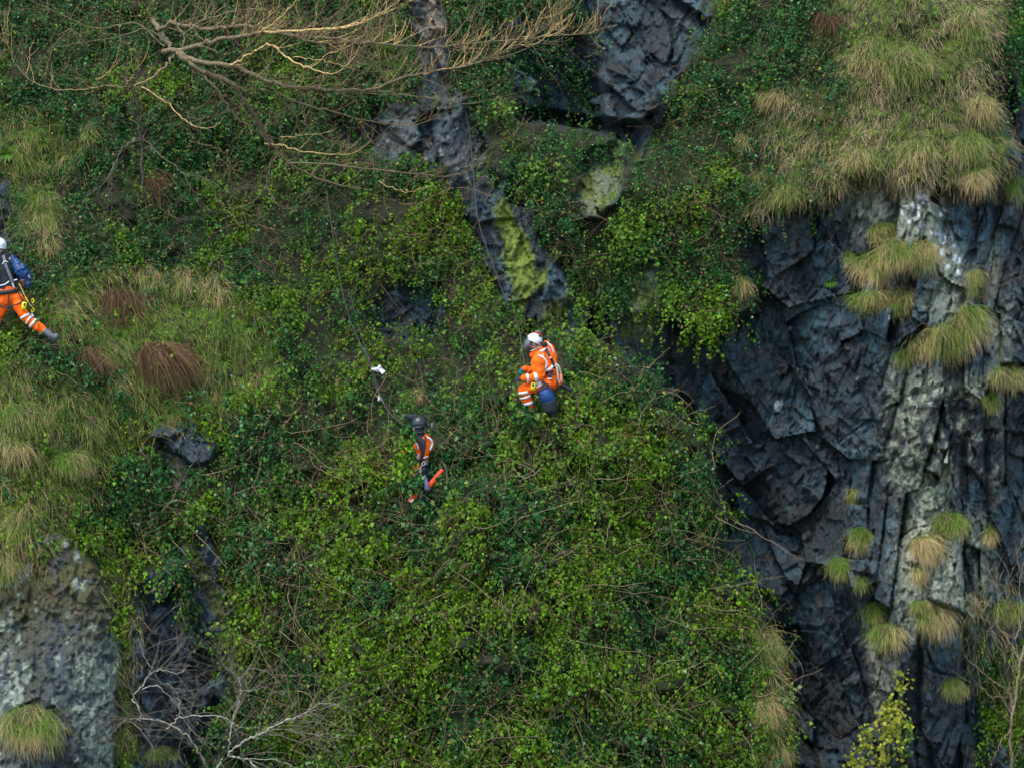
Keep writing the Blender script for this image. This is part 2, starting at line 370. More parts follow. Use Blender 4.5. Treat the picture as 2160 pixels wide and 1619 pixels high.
def lerp(a, b, t): return a * (1 - t[..., None]) + np.asarray(b) * t[..., None]
def rock_colour(px, py, RM, CM, ID1, IDB, SMB):
    n1 = fbm(px / 60, py / 80, 20, 4); n2 = fbm(px / 14, py / 18, 24, 4); n3 = fbm(px / 5, py / 9, 28, 3)
    idr = tab(60)[0].ravel()[(ID1 * 7 + ID1 // 65536) & 65535] * (1 - CM) + tab(61)[0].ravel()[(IDB * 7 + IDB // 65536) & 65535] * CM
    base = np.array([0.026, 0.056, 0.074]) * (0.34 + 1.15 * idr)[..., None]
    base = lerp(base, (0.055, 0.098, 0.120), smooth(0.5, 0.75, n1) * 0.6)
    base = lerp(base, (0.012, 0.017, 0.022), smooth(0.55, 0.38, n2) * 0.75)
    base = lerp(base, (0.075, 0.055, 0.035), smooth(0.66, 0.74, fbm(px / 25, py / 25, 35, 3)) * 0.4)
    # pale lichen crust on the columns
    pal = smooth(10, -60, sampw(PALE, px, py))
    crust = smooth(0.30, 0.46, n1 * 0.35 + n2 * 0.4 + idr * 0.42 - 0.02)
    base = lerp(base, np.array([0.235, 0.265, 0.19]), pal * crust * (0.6 + 0.45 * smooth(0.42, 0.55, n3)))
    up_ = smooth(10, -30, sampw(UPPALE, px, py))
    base = lerp(base, np.array([0.22, 0.245, 0.185]), up_ * (0.35 + 0.6 * smooth(0.36, 0.5, n2)))
    strip = pal * smooth(0.56, 0.63, n2) * smooth(0.5, 0.6, n3)
    base = lerp(base, (0.33, 0.36, 0.27), strip * 0.7)
    # sandy smooth face low on the right
    base = lerp(base, (0.20, 0.205, 0.165), smooth(8, -12, sampw(SAND, px, py)) * (0.6 + 0.4 * n2))
    # left boulder: moss and crusts
    b = smooth(10, -10, samp(SD['boul'], px, py))
    base = lerp(base, np.array([0.045, 0.060, 0.066]), b * 0.75)
    up = smooth(1420, 1180, py)
    base = lerp(base, (0.060, 0.060, 0.008), b * smooth(0.44, 0.54, n2 * 0.5 + n1 * 0.5 + up * 0.08 - 0.02) * (0.35 + 0.6 * up))
    wxx, wyy = warp(px, py, 7, 16, 120); n3 = fbm((wxx * .9 + wyy * .22) / 5.5, (wyy * .9 - wxx * .5) / 10, 28, 5, 0.65)
    rightb = smooth(130, 190, px + (n1 - .5) * 60) * smooth(1330, 1400, py)
    leftb = smooth(45, 20, px + (n1 - .5) * 50) * smooth(1330, 1380, py)
    base = lerp(base, (0.085, 0.035, 0.010), b * up * smooth(0.56, 0.62, fbm(wxx / 16, wyy / 16, 48, 4)) * 0.5)
    cr = np.maximum(np.maximum(rightb, leftb * .6) * smooth(0.46, 0.485, n3 * .5 + n2 * .5), smooth(0.64, 0.648, fbm(wxx / 20, wyy / 30, 44, 5)) * 0.9)
    base = lerp(base, (0.22, 0.27, 0.215), b * cr * 0.9)
    # pinkish weathered rib, algae slab, green slab and stub, cream patch in the knob
    rb = smooth(6, -8, samp(SD['rib'], px, py))
    pk = rb * smooth(0.43, 0.6, n1) * smooth(430, 330, py)
    base = lerp(base, np.array([0.10, 0.115, 0.112]), pk * 0.6)
    base = lerp(base, (0.22, 0.185, 0.15), rb * smooth(20, -15, sampw(TAN, px, py)) * 0.85)
    base = lerp(base, (0.34, 0.31, 0.32), rb * smooth(0.63, 0.68, n3) * smooth(260, 300, py) * smooth(420, 350, py) * 0.6)
    al = smooth(7, -7, sampw(ALGAE, px, py))
    base = lerp(base, np.array([0.145, 0.21, 0.014]) , al * (0.55 + 0.42 * smooth(0.35, 0.5, n1 * .4 + n2 * .6)))
    gs = smooth(6, -8, np.minimum(samp(SD['slab'], px, py), samp(SD['stub'], px, py)))
    base = lerp(base, np.array([0.12, 0.155, 0.08]), gs * 0.85)
    base = lerp(base, np.array([0.12, 0.16, 0.02]), gs * smooth(0.52, 0.6, n2) * 0.8)
    cp = smooth(6, -6, sampw(CREAM, px, py)); base = lerp(base, (0.17, 0.155, 0.075), cp * (0.4 + 0.5 * n2))
    mo = smooth(8, -8, sampw(MOSS, px, py)); base = lerp(base, (0.065, 0.075, 0.010), mo * smooth(0.42, 0.5, n2) * 0.9)
    # white lichen and bird droppings
    for sd, sc, th, seed in ((WHITE1, 10.0, 0.46, 7), (WHITE2, 19.0, 0.50, 8), (SPOT, 30.0, 0.10, 9)):
        qx_, qy_ = warp(px, py, 3.5, 7, 121)
        bi, bx, by, F1, F2 = cells(qx_ / sc, qy_ / (sc * 1.25), seed)
        rr = tab(seed)[2].ravel()[bi]
        base = lerp(base, (0.62, 0.66, 0.68), smooth(5, -5, sampw(sd, px, py)) * smooth(0.05, -0.02, F1 - th * rr) * (rr > (0.93 if seed == 9 else 0.35)))
    return base

def sampw(F, px, py):
    wx, wy = warp(px, py, 9, 20, 95); return samp(F, wx, wy)
PALE = np.minimum.reduce([sdf(p, GXX, GYY) for p in (
  [(1780,360),(2000,370),(2010,470),(2060,560),(2070,660),(2040,700),(1920,680),(1960,560),(1830,470),(1800,560),(1770,640),(1785,480)],
  [(1860,720),(1960,760),(2110,780),(2130,1000),(2100,1050),(2040,1000),(1990,1300),(1930,1380),(1880,1330),(1860,1180),(1890,1060),(1840,980),(1850,860)],
  [(2070,500),(2120,500),(2150,700),(2150,1000),(2090,900),(2060,700)],
  [(1930,1180),(2080,1040),(2110,1200),(2080,1350),(2000,1400)],[(2110,1380),(2300,1380),(2300,1700),(2120,1700)])])
UPPALE = np.minimum.reduce([sdf(p, GXX, GYY) for p in ([(1778,365),(1985,370),(1990,480),(1930,500),(1830,470),(1785,480)],[(1960,600),(2030,620),(2050,680),(2000,700),(1930,640)],[(1900,1200),(1960,1180),(2000,1240),(1960,1330),(1900,1290)])])
SAND = sdf([(1825,1350),(1850,1345),(1905,1390),(1900,1420),(1870,1500),(1860,1560),(1840,1520),(1832,1430)], GXX, GYY)
TAN = sdf([(890,-50),(930,-40),(945,80),(940,130),(915,120),(895,60)], GXX, GYY)
ALGAE = np.minimum.reduce([sdf(p, GXX, GYY) for p in ([(1050,420),(1075,430),(1085,470),(1110,500),(1130,540),(1125,600),(1112,640),(1105,690),(1085,680),(1080,620),(1062,560),(1060,500),(1040,480)],
  [(1130,570),(1160,570),(1150,610),(1125,610)],[(912,205),(922,205),(920,235),(912,232)],[(1145,650),(1190,640),(1180,690),(1140,700)])])
CREAM = sdf([(358,965),(385,962),(392,1000),(388,1035),(362,1030)], GXX, GYY)
MOSS = np.minimum.reduce([sdf(p, GXX, GYY) for p in ([(380,1100),(415,1120),(450,1220),(480,1260),(490,1330),(470,1330),(420,1240),(385,1170)],
   [(1050,180),(1100,180),(1110,260),(1060,250)],[(1145,640),(1200,620),(1200,690),(1150,700)],[(1330,300),(1350,330),(1345,440),(1310,420)])])
WHITE1 = np.minimum.reduce([sdf(p, GXX, GYY) for p in ([(1900,430),(1960,435),(1990,500),(1950,480),(1905,480)],[(1935,370),(1965,380),(1965,470),(1940,440)])])
WHITE2 = np.minimum.reduce([sdf(p, GXX, GYY) for p in ([(1975,375),(1992,375),(1998,480),(1980,480)],[(1945,490),(2000,490),(2030,560),(2025,620),(1995,560)],[(1634,845),(1655,845),(1655,872),(1634,872)])])
SPOT = sdf([(1600,640),(2160,480),(2160,1100),(1800,1150),(1600,900)], GXX, GYY)

rc = rock_colour(GPX, GPY, RM, CM, ID1, IDB, SMB)
ns = fbm(GPX / 30, GPY / 30, 40, 4); ns2 = fbm(GPX / 9, GPY / 9, 47, 3)
soil = lerp(np.ones(GPX.shape + (3,)) * np.array([0.021, 0.022, 0.012]), (0.018, 0.032, 0.009), smooth(0.45, 0.6, ns))
gsd = samp(GRASSSD, GPX, GPY); gm = smooth(10, -10, gsd)
soil = lerp(soil, (0.050, 0.085, 0.008), gm * smooth(0.35, 0.5, ns2))
soil = lerp(soil, (0.060, 0.048, 0.024), gm * smooth(0.58, 0.66, ns) * 0.6)
CT = rc * RM[..., None] + soil * (1 - RM[..., None])

ny, nx = GPX.shape
idx = np.arange(ny * nx).reshape(ny, nx)
FQ = np.stack([idx[1:, :-1], idx[1:, 1:], idx[:-1, 1:], idx[:-1, :-1]], -1).reshape(-1, 4)
fm = lambda A: (A[1:, :-1] + A[:-1, 1:]).ravel() / 2
frm = fm(RM); fx = fm(GPX); fy = fm(GPY)
reg = np.zeros(len(FQ), int)                      # 0 = vegetated slope
isrock = frm > 0.5
names = ['main', 'over', 'rib', 'slab', 'stub', 'patch', 'boul', 'dark', 'knob', 'left']
sds = np.stack([samp(SD[k], fx, fy) for k in names]); near = sds.argmin(0)
reg[isrock] = near[isrock] + 1
VF = VT.reshape(-1, 3); CF = CT.reshape(-1, 3)
def submesh(name, faces, mat, parent=None, smooth_=False, origin=None):
    u, inv = np.unique(faces.ravel(), return_inverse=True)
    V = VF[u]
    o = new_mesh(name, V if origin is None else V - origin, inv.reshape(-1, 4), mat, parent, smooth_, CF[u])
    if origin is not None and parent is None: o.location = origin
    return o
o = submesh('hillside', FQ[reg == 0], M_SOIL, None, True); tag(o, 'steep earthy hillside behind the ivy and grass', kind='structure')
# main rock cliff: each jointed block is a part of its own
cliff = None
fid = np.where(fm(CM) > 0.5, (IDB[1:, :-1] + 10**11).ravel(), ID1[1:, :-1].ravel())
mm = reg == 1
inframe = (fx > -10) & (fx < 2175) & (fy > -10) & (fy < 1640)
cliffE = submesh('rock_cliff', FQ[mm & ~inframe], M_ROCK); tag(cliffE, 'dark jointed rock cliff with pale lichen columns', kind='structure')
mi = mm & inframe
u, cnt = np.unique(fid[mi], return_counts=True)
order = u[np.argsort(-cnt)]; big = order[:290]
srt = np.argsort(fid[mi], kind='stable'); fq = FQ[mi][srt]; ff = fid[mi][srt]
st = np.searchsorted(ff, big, 'left'); en = np.searchsorted(ff, big, 'right')
for a, b in zip(st, en): submesh('rock_block', fq[a:b], M_ROCK, cliffE)
rest = ~np.isin(ff, big)
if rest.any(): tag(submesh('rock_fragments', fq[rest], M_ROCK, cliffE), kind='stuff')
RK = {2: ('overhanging_rock', 'dark blue-grey overhanging rock face at top centre', 'rock'),
      3: ('rock_rib', 'pinkish grey rock rib with bright green algae running down the middle', 'rock'),
      4: ('rock_slab', 'small pale green mossy slab right of the algae-stained rib', 'rock'),
      5: ('rock_stub', 'pale mossy rock stub hanging below ivy above the dark cliff', 'rock'),
      6: ('bare_rock_patch', 'dark bare rock patch in thin ivy above the white litter', 'rock'),
      7: ('lichen_outcrop', 'large rounded outcrop with white lichen and moss at lower left', 'rock'),
      8: ('dark_rock_face', 'dark recessed rock face right of the large lichen outcrop', 'rock'),
      9: ('rock_knob', 'rounded dark rock knob with cream patch on the left slope', 'rock'),
      10: ('rock_edge', 'sliver of bare dark rock at the left edge above the worker', 'rock')}
for k, (nm, lab, cat) in RK.items():
    if (reg == k).any(): tag(submesh(nm, FQ[reg == k], M_ROCK), lab, cat, kind='structure')
# ground below
g = new_mesh('ground', [(-900, -900, -0.6), (900, -900, -0.6), (900, 900, -0.6), (-900, 900, -0.6)], [(0, 1, 2, 3)], mat_solid('ground', (0.06, 0.075, 0.03), 0.9, 0.2, 0.4, 0.3))
tag(g, 'grassy ground below the crag', kind='structure')

# ------------------------------------------------------------------ bulk builders
def unit(a): return a / (np.linalg.norm(a, axis=-1, keepdims=True) + 1e-9)
def tubes(name, C, R, mat, col, sides=3, parent=None):
    """C (N,S,3) centre lines, R (N,S) radii, col (N,3) or (N,S,3)"""
    N, K, _ = C.shape
    T = unit(np.gradient(C, axis=1))
    ref = np.where(np.abs(T[..., 1:2]) > 0.85, np.array([1.0, 0, 0]), np.array([0, 1.0, 0.0]))
    A = unit(np.cross(T, ref)); B = np.cross(T, A)
    an = np.arange(sides) * 2 * math.pi / sides
    V = C[:, :, None, :] + R[:, :, None, None] * (np.cos(an)[None, None, :, None] * A[:, :, None, :] + np.sin(an)[None, None, :, None] * B[:, :, None, :])
    base = (np.arange(N) * K * sides)[:, None, None]; k = np.arange(K - 1)[None, :, None] * sides; j = np.arange(sides)[None, None, :]
    j2 = (j + 1) % sides
    F = np.stack([base + k + j, base + k + j2, base + k + sides + j2, base + k + sides + j], -1).reshape(-1, 4)
    if col.ndim == 2: col = np.repeat(col[:, None, :], K, 1)
    Cc = np.repeat(col[:, :, None, :], sides, 2).reshape(-1, 3)
    return new_mesh(name, V.reshape(-1, 3), F, mat, parent, sides > 3, Cc)

def ribbons(name, C, W, side, mat, col, parent=None):
    """C (N,S,3), W (N,S) half widths, side (N,3), col (N,S,3)"""
    N, K, _ = C.shape
    L = C - side[:, None, :] * W[..., None]; Rr = C + side[:, None, :] * W[..., None]
    V = np.stack([L, Rr], 2).reshape(-1, 3)
    base = (np.arange(N) * K * 2)[:, None]; k = (np.arange(K - 1) * 2)[None]
    F = np.stack([base + k, base + k + 1, base + k + 3, base + k + 2], -1).reshape(-1, 4)
    return new_mesh(name, V, F, mat, parent, True, np.repeat(col[:, :, None, :], 2, 2).reshape(-1, 3))

def surf_normal(px, py):
    e = 7.0
    dx = (depth(px + e, py, False) - depth(px - e, py, False)) / (2 * e / S)
    dy = (depth(px, py + e, False) - depth(px, py - e, False)) / (2 * e / S)   # py grows downward
    # surface y=-d ; outward normal ~ (-dd/dx, -1, dd/dpy)
    return unit(np.stack([-dx, -np.ones_like(dx), dy], -1))

def leaves_mesh(name, pos, tipd, nrm, size, col, narrow, mat=None, parent=None):
    """folded kite leaves: pos (N,3) base, tipd (N,3), nrm (N,3), size (N), narrow (N)"""
    N = len(pos); tipd = unit(tipd); s = unit(np.cross(tipd, nrm)); nn = np.cross(s, tipd)
    prof = [(0, 0, 0), (-0.5, 0.36, 0.14), (0, 1.0, -0.10), (0.5, 0.36, 0.14)]
    V = np.zeros((N, 4, 3))
    for i, (a, b, c) in enumerate(prof):
        V[:, i] = pos + size[:, None] * (s * (a * narrow)[:, None] + tipd * b + nn * c)
    F = (np.arange(N) * 4)[:, None] + np.array([[0, 3, 2, 1]])
    return new_mesh(name, V.reshape(-1, 3), F, mat or M_LEAF, parent, False, np.repeat(col[:, None], 4, 1).reshape(-1, 3))

def scatter(n, densf, box=(-40, -40, 2200, 1660)):
    px = rng.uniform(box[0], box[2], n); py = rng.uniform(box[1], box[3], n)
    k = rng.random(n) < densf(px, py)
    return px[k], py[k]

# ------------------------------------------------------------------ ivy
DENSE_ = sdf([(480,1050),(640,960),(860,1010),(960,900),(1060,800),(1200,720),(1400,830),(1500,950),(1520,1130),(1620,1320),(1660,1700),(450,1700),(500,1400)], GXX, GYY)
THIN = sdf([(430,300),(700,330),(900,420),(1000,560),(1000,800),(900,860),(650,880),(600,620),(480,500)], GXX, GYY)
def ivy_density(px, py):
    wx, wy = warp(px, py, 20, 50, 130)
    r = smooth(-14, 3, samp(ROCKSD, wx, wy))                # fringe over rock edges
    r = np.maximum(r, 0.55 * smooth(8, -20, samp(OVERIVY, wx, wy)))
    # ivy spilling down the dark rock at the left
    r = np.maximum(r, 0.75 * smooth(8, -20, samp(SPILL, wx, wy)))
    g = smooth(-30, 30, samp(GRASSSD, wx, wy))
    d = 0.62 + 0.5 * smooth(40, -60, samp(DENSE, px, py)) - 0.30 * smooth(60, -60, samp(THIN, px, py))
    ux, uy = warp(px, py, 10, 40, 99); _, _, _, F1, _ = cells(ux / 52, uy / 44, 12)
    d = d * (0.28 + 1.15 * smooth(0.36, 0.58, fbm(px / 42, py / 42, 140, 4))) * (1.15 - 0.95 * smooth(0.38, 0.66, F1))
    return d * r * (0.10 + 0.14 * (px > 1500) + (0.9 - 0.14 * (px > 1500)) * g) * (1 - 0.85 * smooth(0, -20, samp(HOLE, px, py)))
SPILL = sdf([(200,990),(300,960),(370,1010),(395,1120),(420,1260),(440,1370),(400,1340),(350,1220),(300,1200),(230,1180)], GXX, GYY)
OVERIVY = sdf([(1030,30),(1255,-40),(1275,90),(1265,200),(1200,260),(1080,260)], GXX, GYY)
HOLE = np.minimum.reduce([sdf(p, GXX, GYY) for p in ([(1105,710),(1190,720),(1195,830),(1180,850),(1130,850),(1095,800)],[(868,885),(915,885),(915,975),(940,990),(905,1050),(872,1000),(880,940)],[(1048,430),(1080,440),(1128,540),(1140,600),(1130,690),(1085,690),(1065,600),(1050,520)],[(1232,320),(1300,312),(1304,400),(1268,440),(1235,430)],
   [(780,765),(815,765),(815,790),(780,790)],[(-20,480),(70,560),(60,640),(125,700),(120,730),(-20,650)])])
def leaf_colour(px, py, n, k):
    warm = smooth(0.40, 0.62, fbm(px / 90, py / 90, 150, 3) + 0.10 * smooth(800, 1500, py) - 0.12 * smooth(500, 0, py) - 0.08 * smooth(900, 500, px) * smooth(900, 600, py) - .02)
    r = rng.random(n)
    a = np.array([0.014, 0.066, 0.013]); b = np.array([0.068, 0.142, 0.004])
    c = a[None] * (1 - warm[:, None]) + b[None] * warm[:, None]
    c = c * (0.32 + 1.75 * k[:, None] ** 1.6)
    yl = (r > 0.96)[:, None]; c = np.where(yl, np.array([0.16, 0.20, 0.025]) * (0.6 + 0.6 * rng.random((n, 1))), c)
    br = (r < 0.03)[:, None]; c = np.where(br, np.array([0.13, 0.075, 0.035]), c)
    pale = ((r > 0.90) & (r <= 0.93))[:, None]; c = np.where(pale, np.array([0.11, 0.19, 0.09]), c)
    return c

def ivy(name, nspr, densf, box, lab, size=(0.055, 0.095), narrow=(0.7, 1.15), lift=0.22, per=8):
    px, py = scatter(nspr, densf, box)
    n = len(px); print(name, n * per, 'leaves')
    d = depth(px, py, False); base = Pn(px, py, d); nr = surf_normal(px, py)
    lump = fbm(px / 34, py / 30, 160, 3)
    off = lift * (rng.random(n) ** 1.3) * (0.4 + 1.6 * smooth(0.35, 0.65, lump))
    base = base + nr * off[:, None]
    rd = unit(rng.normal(size=(n, 3)))
    dirn = unit(nr * 0.55 + np.array([0, -0.1, -0.55]) + rd * 0.75)
    ln = rng.uniform(0.12, 0.34, n)
    t = (np.arange(per) + 0.5) / per
    tt = np.broadcast_to(t, (n, per))
    pos = base[:, None] + dirn[:, None] * (ln[:, None] * tt)[..., None] + np.array([0, 0, -1.0]) * (0.12 * tt ** 2)[..., None]
    pos = pos + rng.normal(size=(n, per, 3)) * 0.022
    pos = pos.reshape(-1, 3); m = n * per
    nrm = unit(np.repeat(nr, per, 0) * 0.8 + np.array([0, -0.35, 0.55]) + rng.normal(size=(m, 3)) * 0.60)
    tip = unit(np.array([0, -0.25, -0.8]) + rng.normal(size=(m, 3)) * 0.55 + np.repeat(dirn, per, 0) * 0.3)
    k = np.repeat(rng.random(n), per) * 0.5 + rng.random(m) * 0.5
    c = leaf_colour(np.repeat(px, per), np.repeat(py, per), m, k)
    sz = (size[0] + (size[1] - size[0]) * rng.random(m) ** 1.5) * np.repeat(rng.uniform(0.75, 1.15, n), per)
    o = leaves_mesh(name, pos, tip, nrm, sz, c, rng.uniform(narrow[0], narrow[1], m))
    tag(o, lab, 'ivy', kind='stuff')
    return o
ivy('ivy', 60000, lambda x, y: ivy_density(x, y), (-40, 640, 1700, 1660), 'dense green ivy covering the lower slope round the workers', (0.030, 0.088), (0.55, 1.0), 0.22)
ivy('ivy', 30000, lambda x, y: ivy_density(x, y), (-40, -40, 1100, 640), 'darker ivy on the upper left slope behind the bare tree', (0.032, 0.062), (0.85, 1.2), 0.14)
ivy('ivy', 15000, lambda x, y: ivy_density(x, y), (1100, -40, 1800, 700), 'ivy tangle on the upper slope between overhang and grass cap', (0.032, 0.058), (0.85, 1.2), 0.16)
ivy('ivy', 6000, lambda x, y: 0.9 * (x > 2115 + (y > 120) * 40 * (y - 120) / 100) * (y < 340), (2100, -40, 2260, 345), 'dark far ivy beyond the grass cap at top right corner', (0.04, 0.07), (0.8, 1.1), 0.3)
ivy('ivy', 1500, lambda x, y: 0.8 * smooth(0.45, .55, fbm(x / 30, y / 50, 170, 3)), (2075, 1330, 2200, 1660), 'sparse ivy behind the bare sapling at lower right', (0.035, 0.06), (0.8, 1.1), 0.2)

def litterf(n):
    px, py = scatter(n, lambda x, y: smooth(-6, 10, samp(ROCKSD, x, y)) * (0.35 + 0.65 * smooth(.4, .55, fbm(x / 50, y / 50, 190, 3)))); m = len(px)
    nr = surf_normal(px, py); pos = Pn(px, py, depth(px, py, False)) + nr * rng.uniform(0.005, 0.07, m)[:, None]
    t = rng.random((m, 1)); c = (np.array([0.085, 0.052, 0.024]) * t + np.array([0.03, 0.026, 0.014]) * (1 - t)) * rng.uniform(.4, 1.5, (m, 1))
    g = rng.random(m) < .6; c[g] = np.array([0.03, 0.085, 0.018]) * rng.uniform(.5, 1.4, (g.sum(), 1))
    tag(leaves_mesh('leaf_litter', pos, rng.normal(size=(m, 3)) + np.array([0, 0, -.4]), nr + rng.normal(size=(m, 3)) * .6, rng.uniform(.02, .055, m), c, rng.uniform(.3, 1.1, m), M_TWIG), 'brown dead leaves and small sprouts on the bare earth', 'leaf litter', kind='stuff')
litterf(90000)
# ------------------------------------------------------------------ stems tangled through the ivy
def stems(name, n, densf, box, lab, length=(0.25, 0.9), rad=(0.0022, 0.005), lift=(0.05, 0.30), colA=(0.23, 0.155, 0.08), colB=(0.07, 0.045, 0.03), droop=0.5, K=7):
    px, py = scatter(n, densf, box); n = len(px)
    base = Pn(px, py, depth(px, py, False)); nr = surf_normal(px, py)
    base = base + nr * rng.uniform(lift[0], lift[1], n)[:, None]
    d0 = unit(rng.normal(size=(n, 3)) * np.array([1, 0.45, 0.8]) + np.array([0, -0.1, -0.35 * droop]))
    L = rng.uniform(length[0], length[1], n) / (K - 1)
    C = np.zeros((n, K, 3)); C[:, 0] = base; d = d0.copy(); curl = rng.normal(size=(n, 3)) * 0.22 * np.array([1, .5, 1])
    for i in range(1, K):
        d = unit(d + curl + rng.normal(size=(n, 3)) * 0.20 + np.array([0, 0, -0.06 * droop])); C[:, i] = C[:, i - 1] + d * L[:, None]
    R = rng.uniform(rad[0], rad[1], n)[:, None] * np.linspace(1, 0.45, K)[None]
    t = rng.random((n, 1)); c = np.array(colA) * t + np.array(colB) * (1 - t)
    return tag(tubes(name, C, R, M_TWIG, c, 3), lab, 'stems', kind='stuff')
veg = lambda x, y: np.clip(smooth(-4, 25, samp(ROCKSD, x, y)) * (0.2 + 1.2 * smooth(0.42, 0.6, fbm(x / 60, y / 60, 180, 3))), 0, 1)
stems('tangled_stems', 15000, lambda x, y: veg(x, y) * (0.25 + 0.75 * smooth(-30, 30, samp(GRASSSD, x, y))), (-40, -40, 1800, 1660), 'brown and tan dead stems tangled through the ivy')
stems('tangled_stems', 1500, lambda x, y: veg(x, y), (300, 900, 1650, 1660), 'pale thin bramble stems arching over the lower ivy', (0.5, 1.6), (0.004, 0.007), (0.2, 0.42), (0.24, 0.18, 0.10), (0.13, 0.10, 0.07), 0.2, 13)

BROWNP = np.minimum.reduce([sdf(p, GXX, GYY) for p in ([(1180,800),(1290,880),(1420,1060),(1400,1180),(1280,1060),(1200,930)],[(560,1200),(700,1220),(720,1360),(600,1400),(540,1300)],[(600,980),(760,940),(800,1060),(650,1080)],[(1130,430),(1220,440),(1220,560),(1150,560)],[(760,380),(980,380),(990,520),(860,560)])])
stems('dead_stems', 3400, lambda x, y: smooth(25, -25, samp(BROWNP, *warp(x, y, 20, 40, 131))), (500, 350, 1500, 1450), 'knotted patches of bare brown stems where the ivy has been cleared', (0.3, 1.0), (0.0025, 0.006), (0.12, 0.36), (0.26, 0.165, 0.085), (0.10, 0.06, 0.035), 0.4, 8)
# ------------------------------------------------------------------ grass
def blades(name, px, py, L, parent=None, wid=0.0045, straw=0.5, out=0.5, lift=0.0, K=4, spread=0.35, root=None, nr=None, side_bias=0.0, green=(0.070, 0.135, 0.006), strawc=(0.44, 0.32, 0.15), toff=0.0):
    n = len(px)
    wid = wid * 0.85
    if root is None:
        root = Pn(px, py, depth(px, py, False) - 0.02)
    if nr is None: nr = surf_normal(px, py)
    root = root + nr * lift
    d = unit(nr * out + np.array([side_bias, 0, 0.25]) + rng.normal(size=(n, 3)) * (spread * (1 + 1.8 * (rng.random((n, 1)) < .22))))
    C = np.zeros((n, K, 3)); C[:, 0] = root; st = L / (K - 1)
    lean = np.stack([fbm(px / 45, py / 45, 200, 2) - 0.5, np.zeros(n), np.zeros(n)], -1) * 1.1
    for i in range(1, K):
        d = unit(d + np.array([0, 0, -0.62]) + lean * 0.3 + rng.normal(size=(n, 3)) * 0.16); C[:, i] = C[:, i - 1] + d * st[:, None]
    W = wid * rng.uniform(0.6, 1.3, n)[:, None] * np.array([1, 1, 0.85, 0.6, 0.15])[None, :K] if K == 5 else wid * np.linspace(1, .2, K)[None] * np.ones((n, 1))
    side = unit(np.cross(d, np.array([0, -1.0, 0.3])) + rng.normal(size=(n, 3)) * 0.3)
    tt = np.linspace(0, 1, K)[None, :, None]
    sm = np.clip(straw + (fbm(px / 50, py / 38, 210, 4) - 0.5) * 2.6 + rng.normal(size=n) * 0.15, 0, 1)[:, None, None]
    mixv = np.clip(tt * 2.2 - 1.45 + sm * 1.45 + toff + rng.normal(size=(n, 1, 1)) * 0.18, 0, 1)
    c = np.array(green) * (1 - mixv) + np.array(strawc) * mixv
    c = c * rng.uniform(0.45, 1.45, (n, 1, 1))
    return ribbons(name, C, W, side, M_GRASS, c, parent)

def gdens(i): 
    s = sdf(GRASS[i], GXX, GYY)
    return lambda x, y: smooth(25, -15, samp(s, *warp(x, y, 22, 50, 220))) * (0.35 + 0.65 * smooth(0.35, 0.55, fbm(x / 40, y / 40, 230, 3)))
def grass(i, n, box, lab, L=(0.15, 0.4), **k):
    px, py = scatter(n, gdens(i), box); m = len(px)
    o = blades('grass', px, py, rng.uniform(L[0], L[1], m), **k); return tag(o, lab, 'grass', kind='stuff')
grass(0, 28000, (1520, -40, 2180, 500), 'dry tan and green grass hanging over the upper right cap', (0.10, 0.34), straw=0.52, strawc=(0.37, 0.27, 0.155), green=(0.065, 0.105, 0.012))
grass(1, 5000, (-40, 180, 240, 600), 'green and straw grass on the upper left edge', straw=0.2)
grass(2, 11000, (40, 520, 640, 920), 'green grass and dead tufts on the slope beside the left worker', straw=0.16, green=(0.085, 0.16, 0.006), side_bias=0.5)
grass(3, 12000, (-40, 720, 420, 1320), 'mossy green grass on the lower left slope', straw=0.20, green=(0.085, 0.16, 0.006), side_bias=0.3)
grass(4, 4500, (180, 1090, 310, 1660), 'grass strip between the lichen outcrop and the dark rock', straw=0.3)
grass(5, 3500, (1540, 1270, 1690, 1660), 'dry grass fringe on the right edge of the ivy bank', straw=0.5)
grass(6, 900, (740, 20, 900, 210), 'brown grass patch left of the pink rock rib', straw=0.7)
grass(7, 2500, (2020, 1180, 2200, 1500), 'grass clinging to the ledge at lower right', straw=0.4)

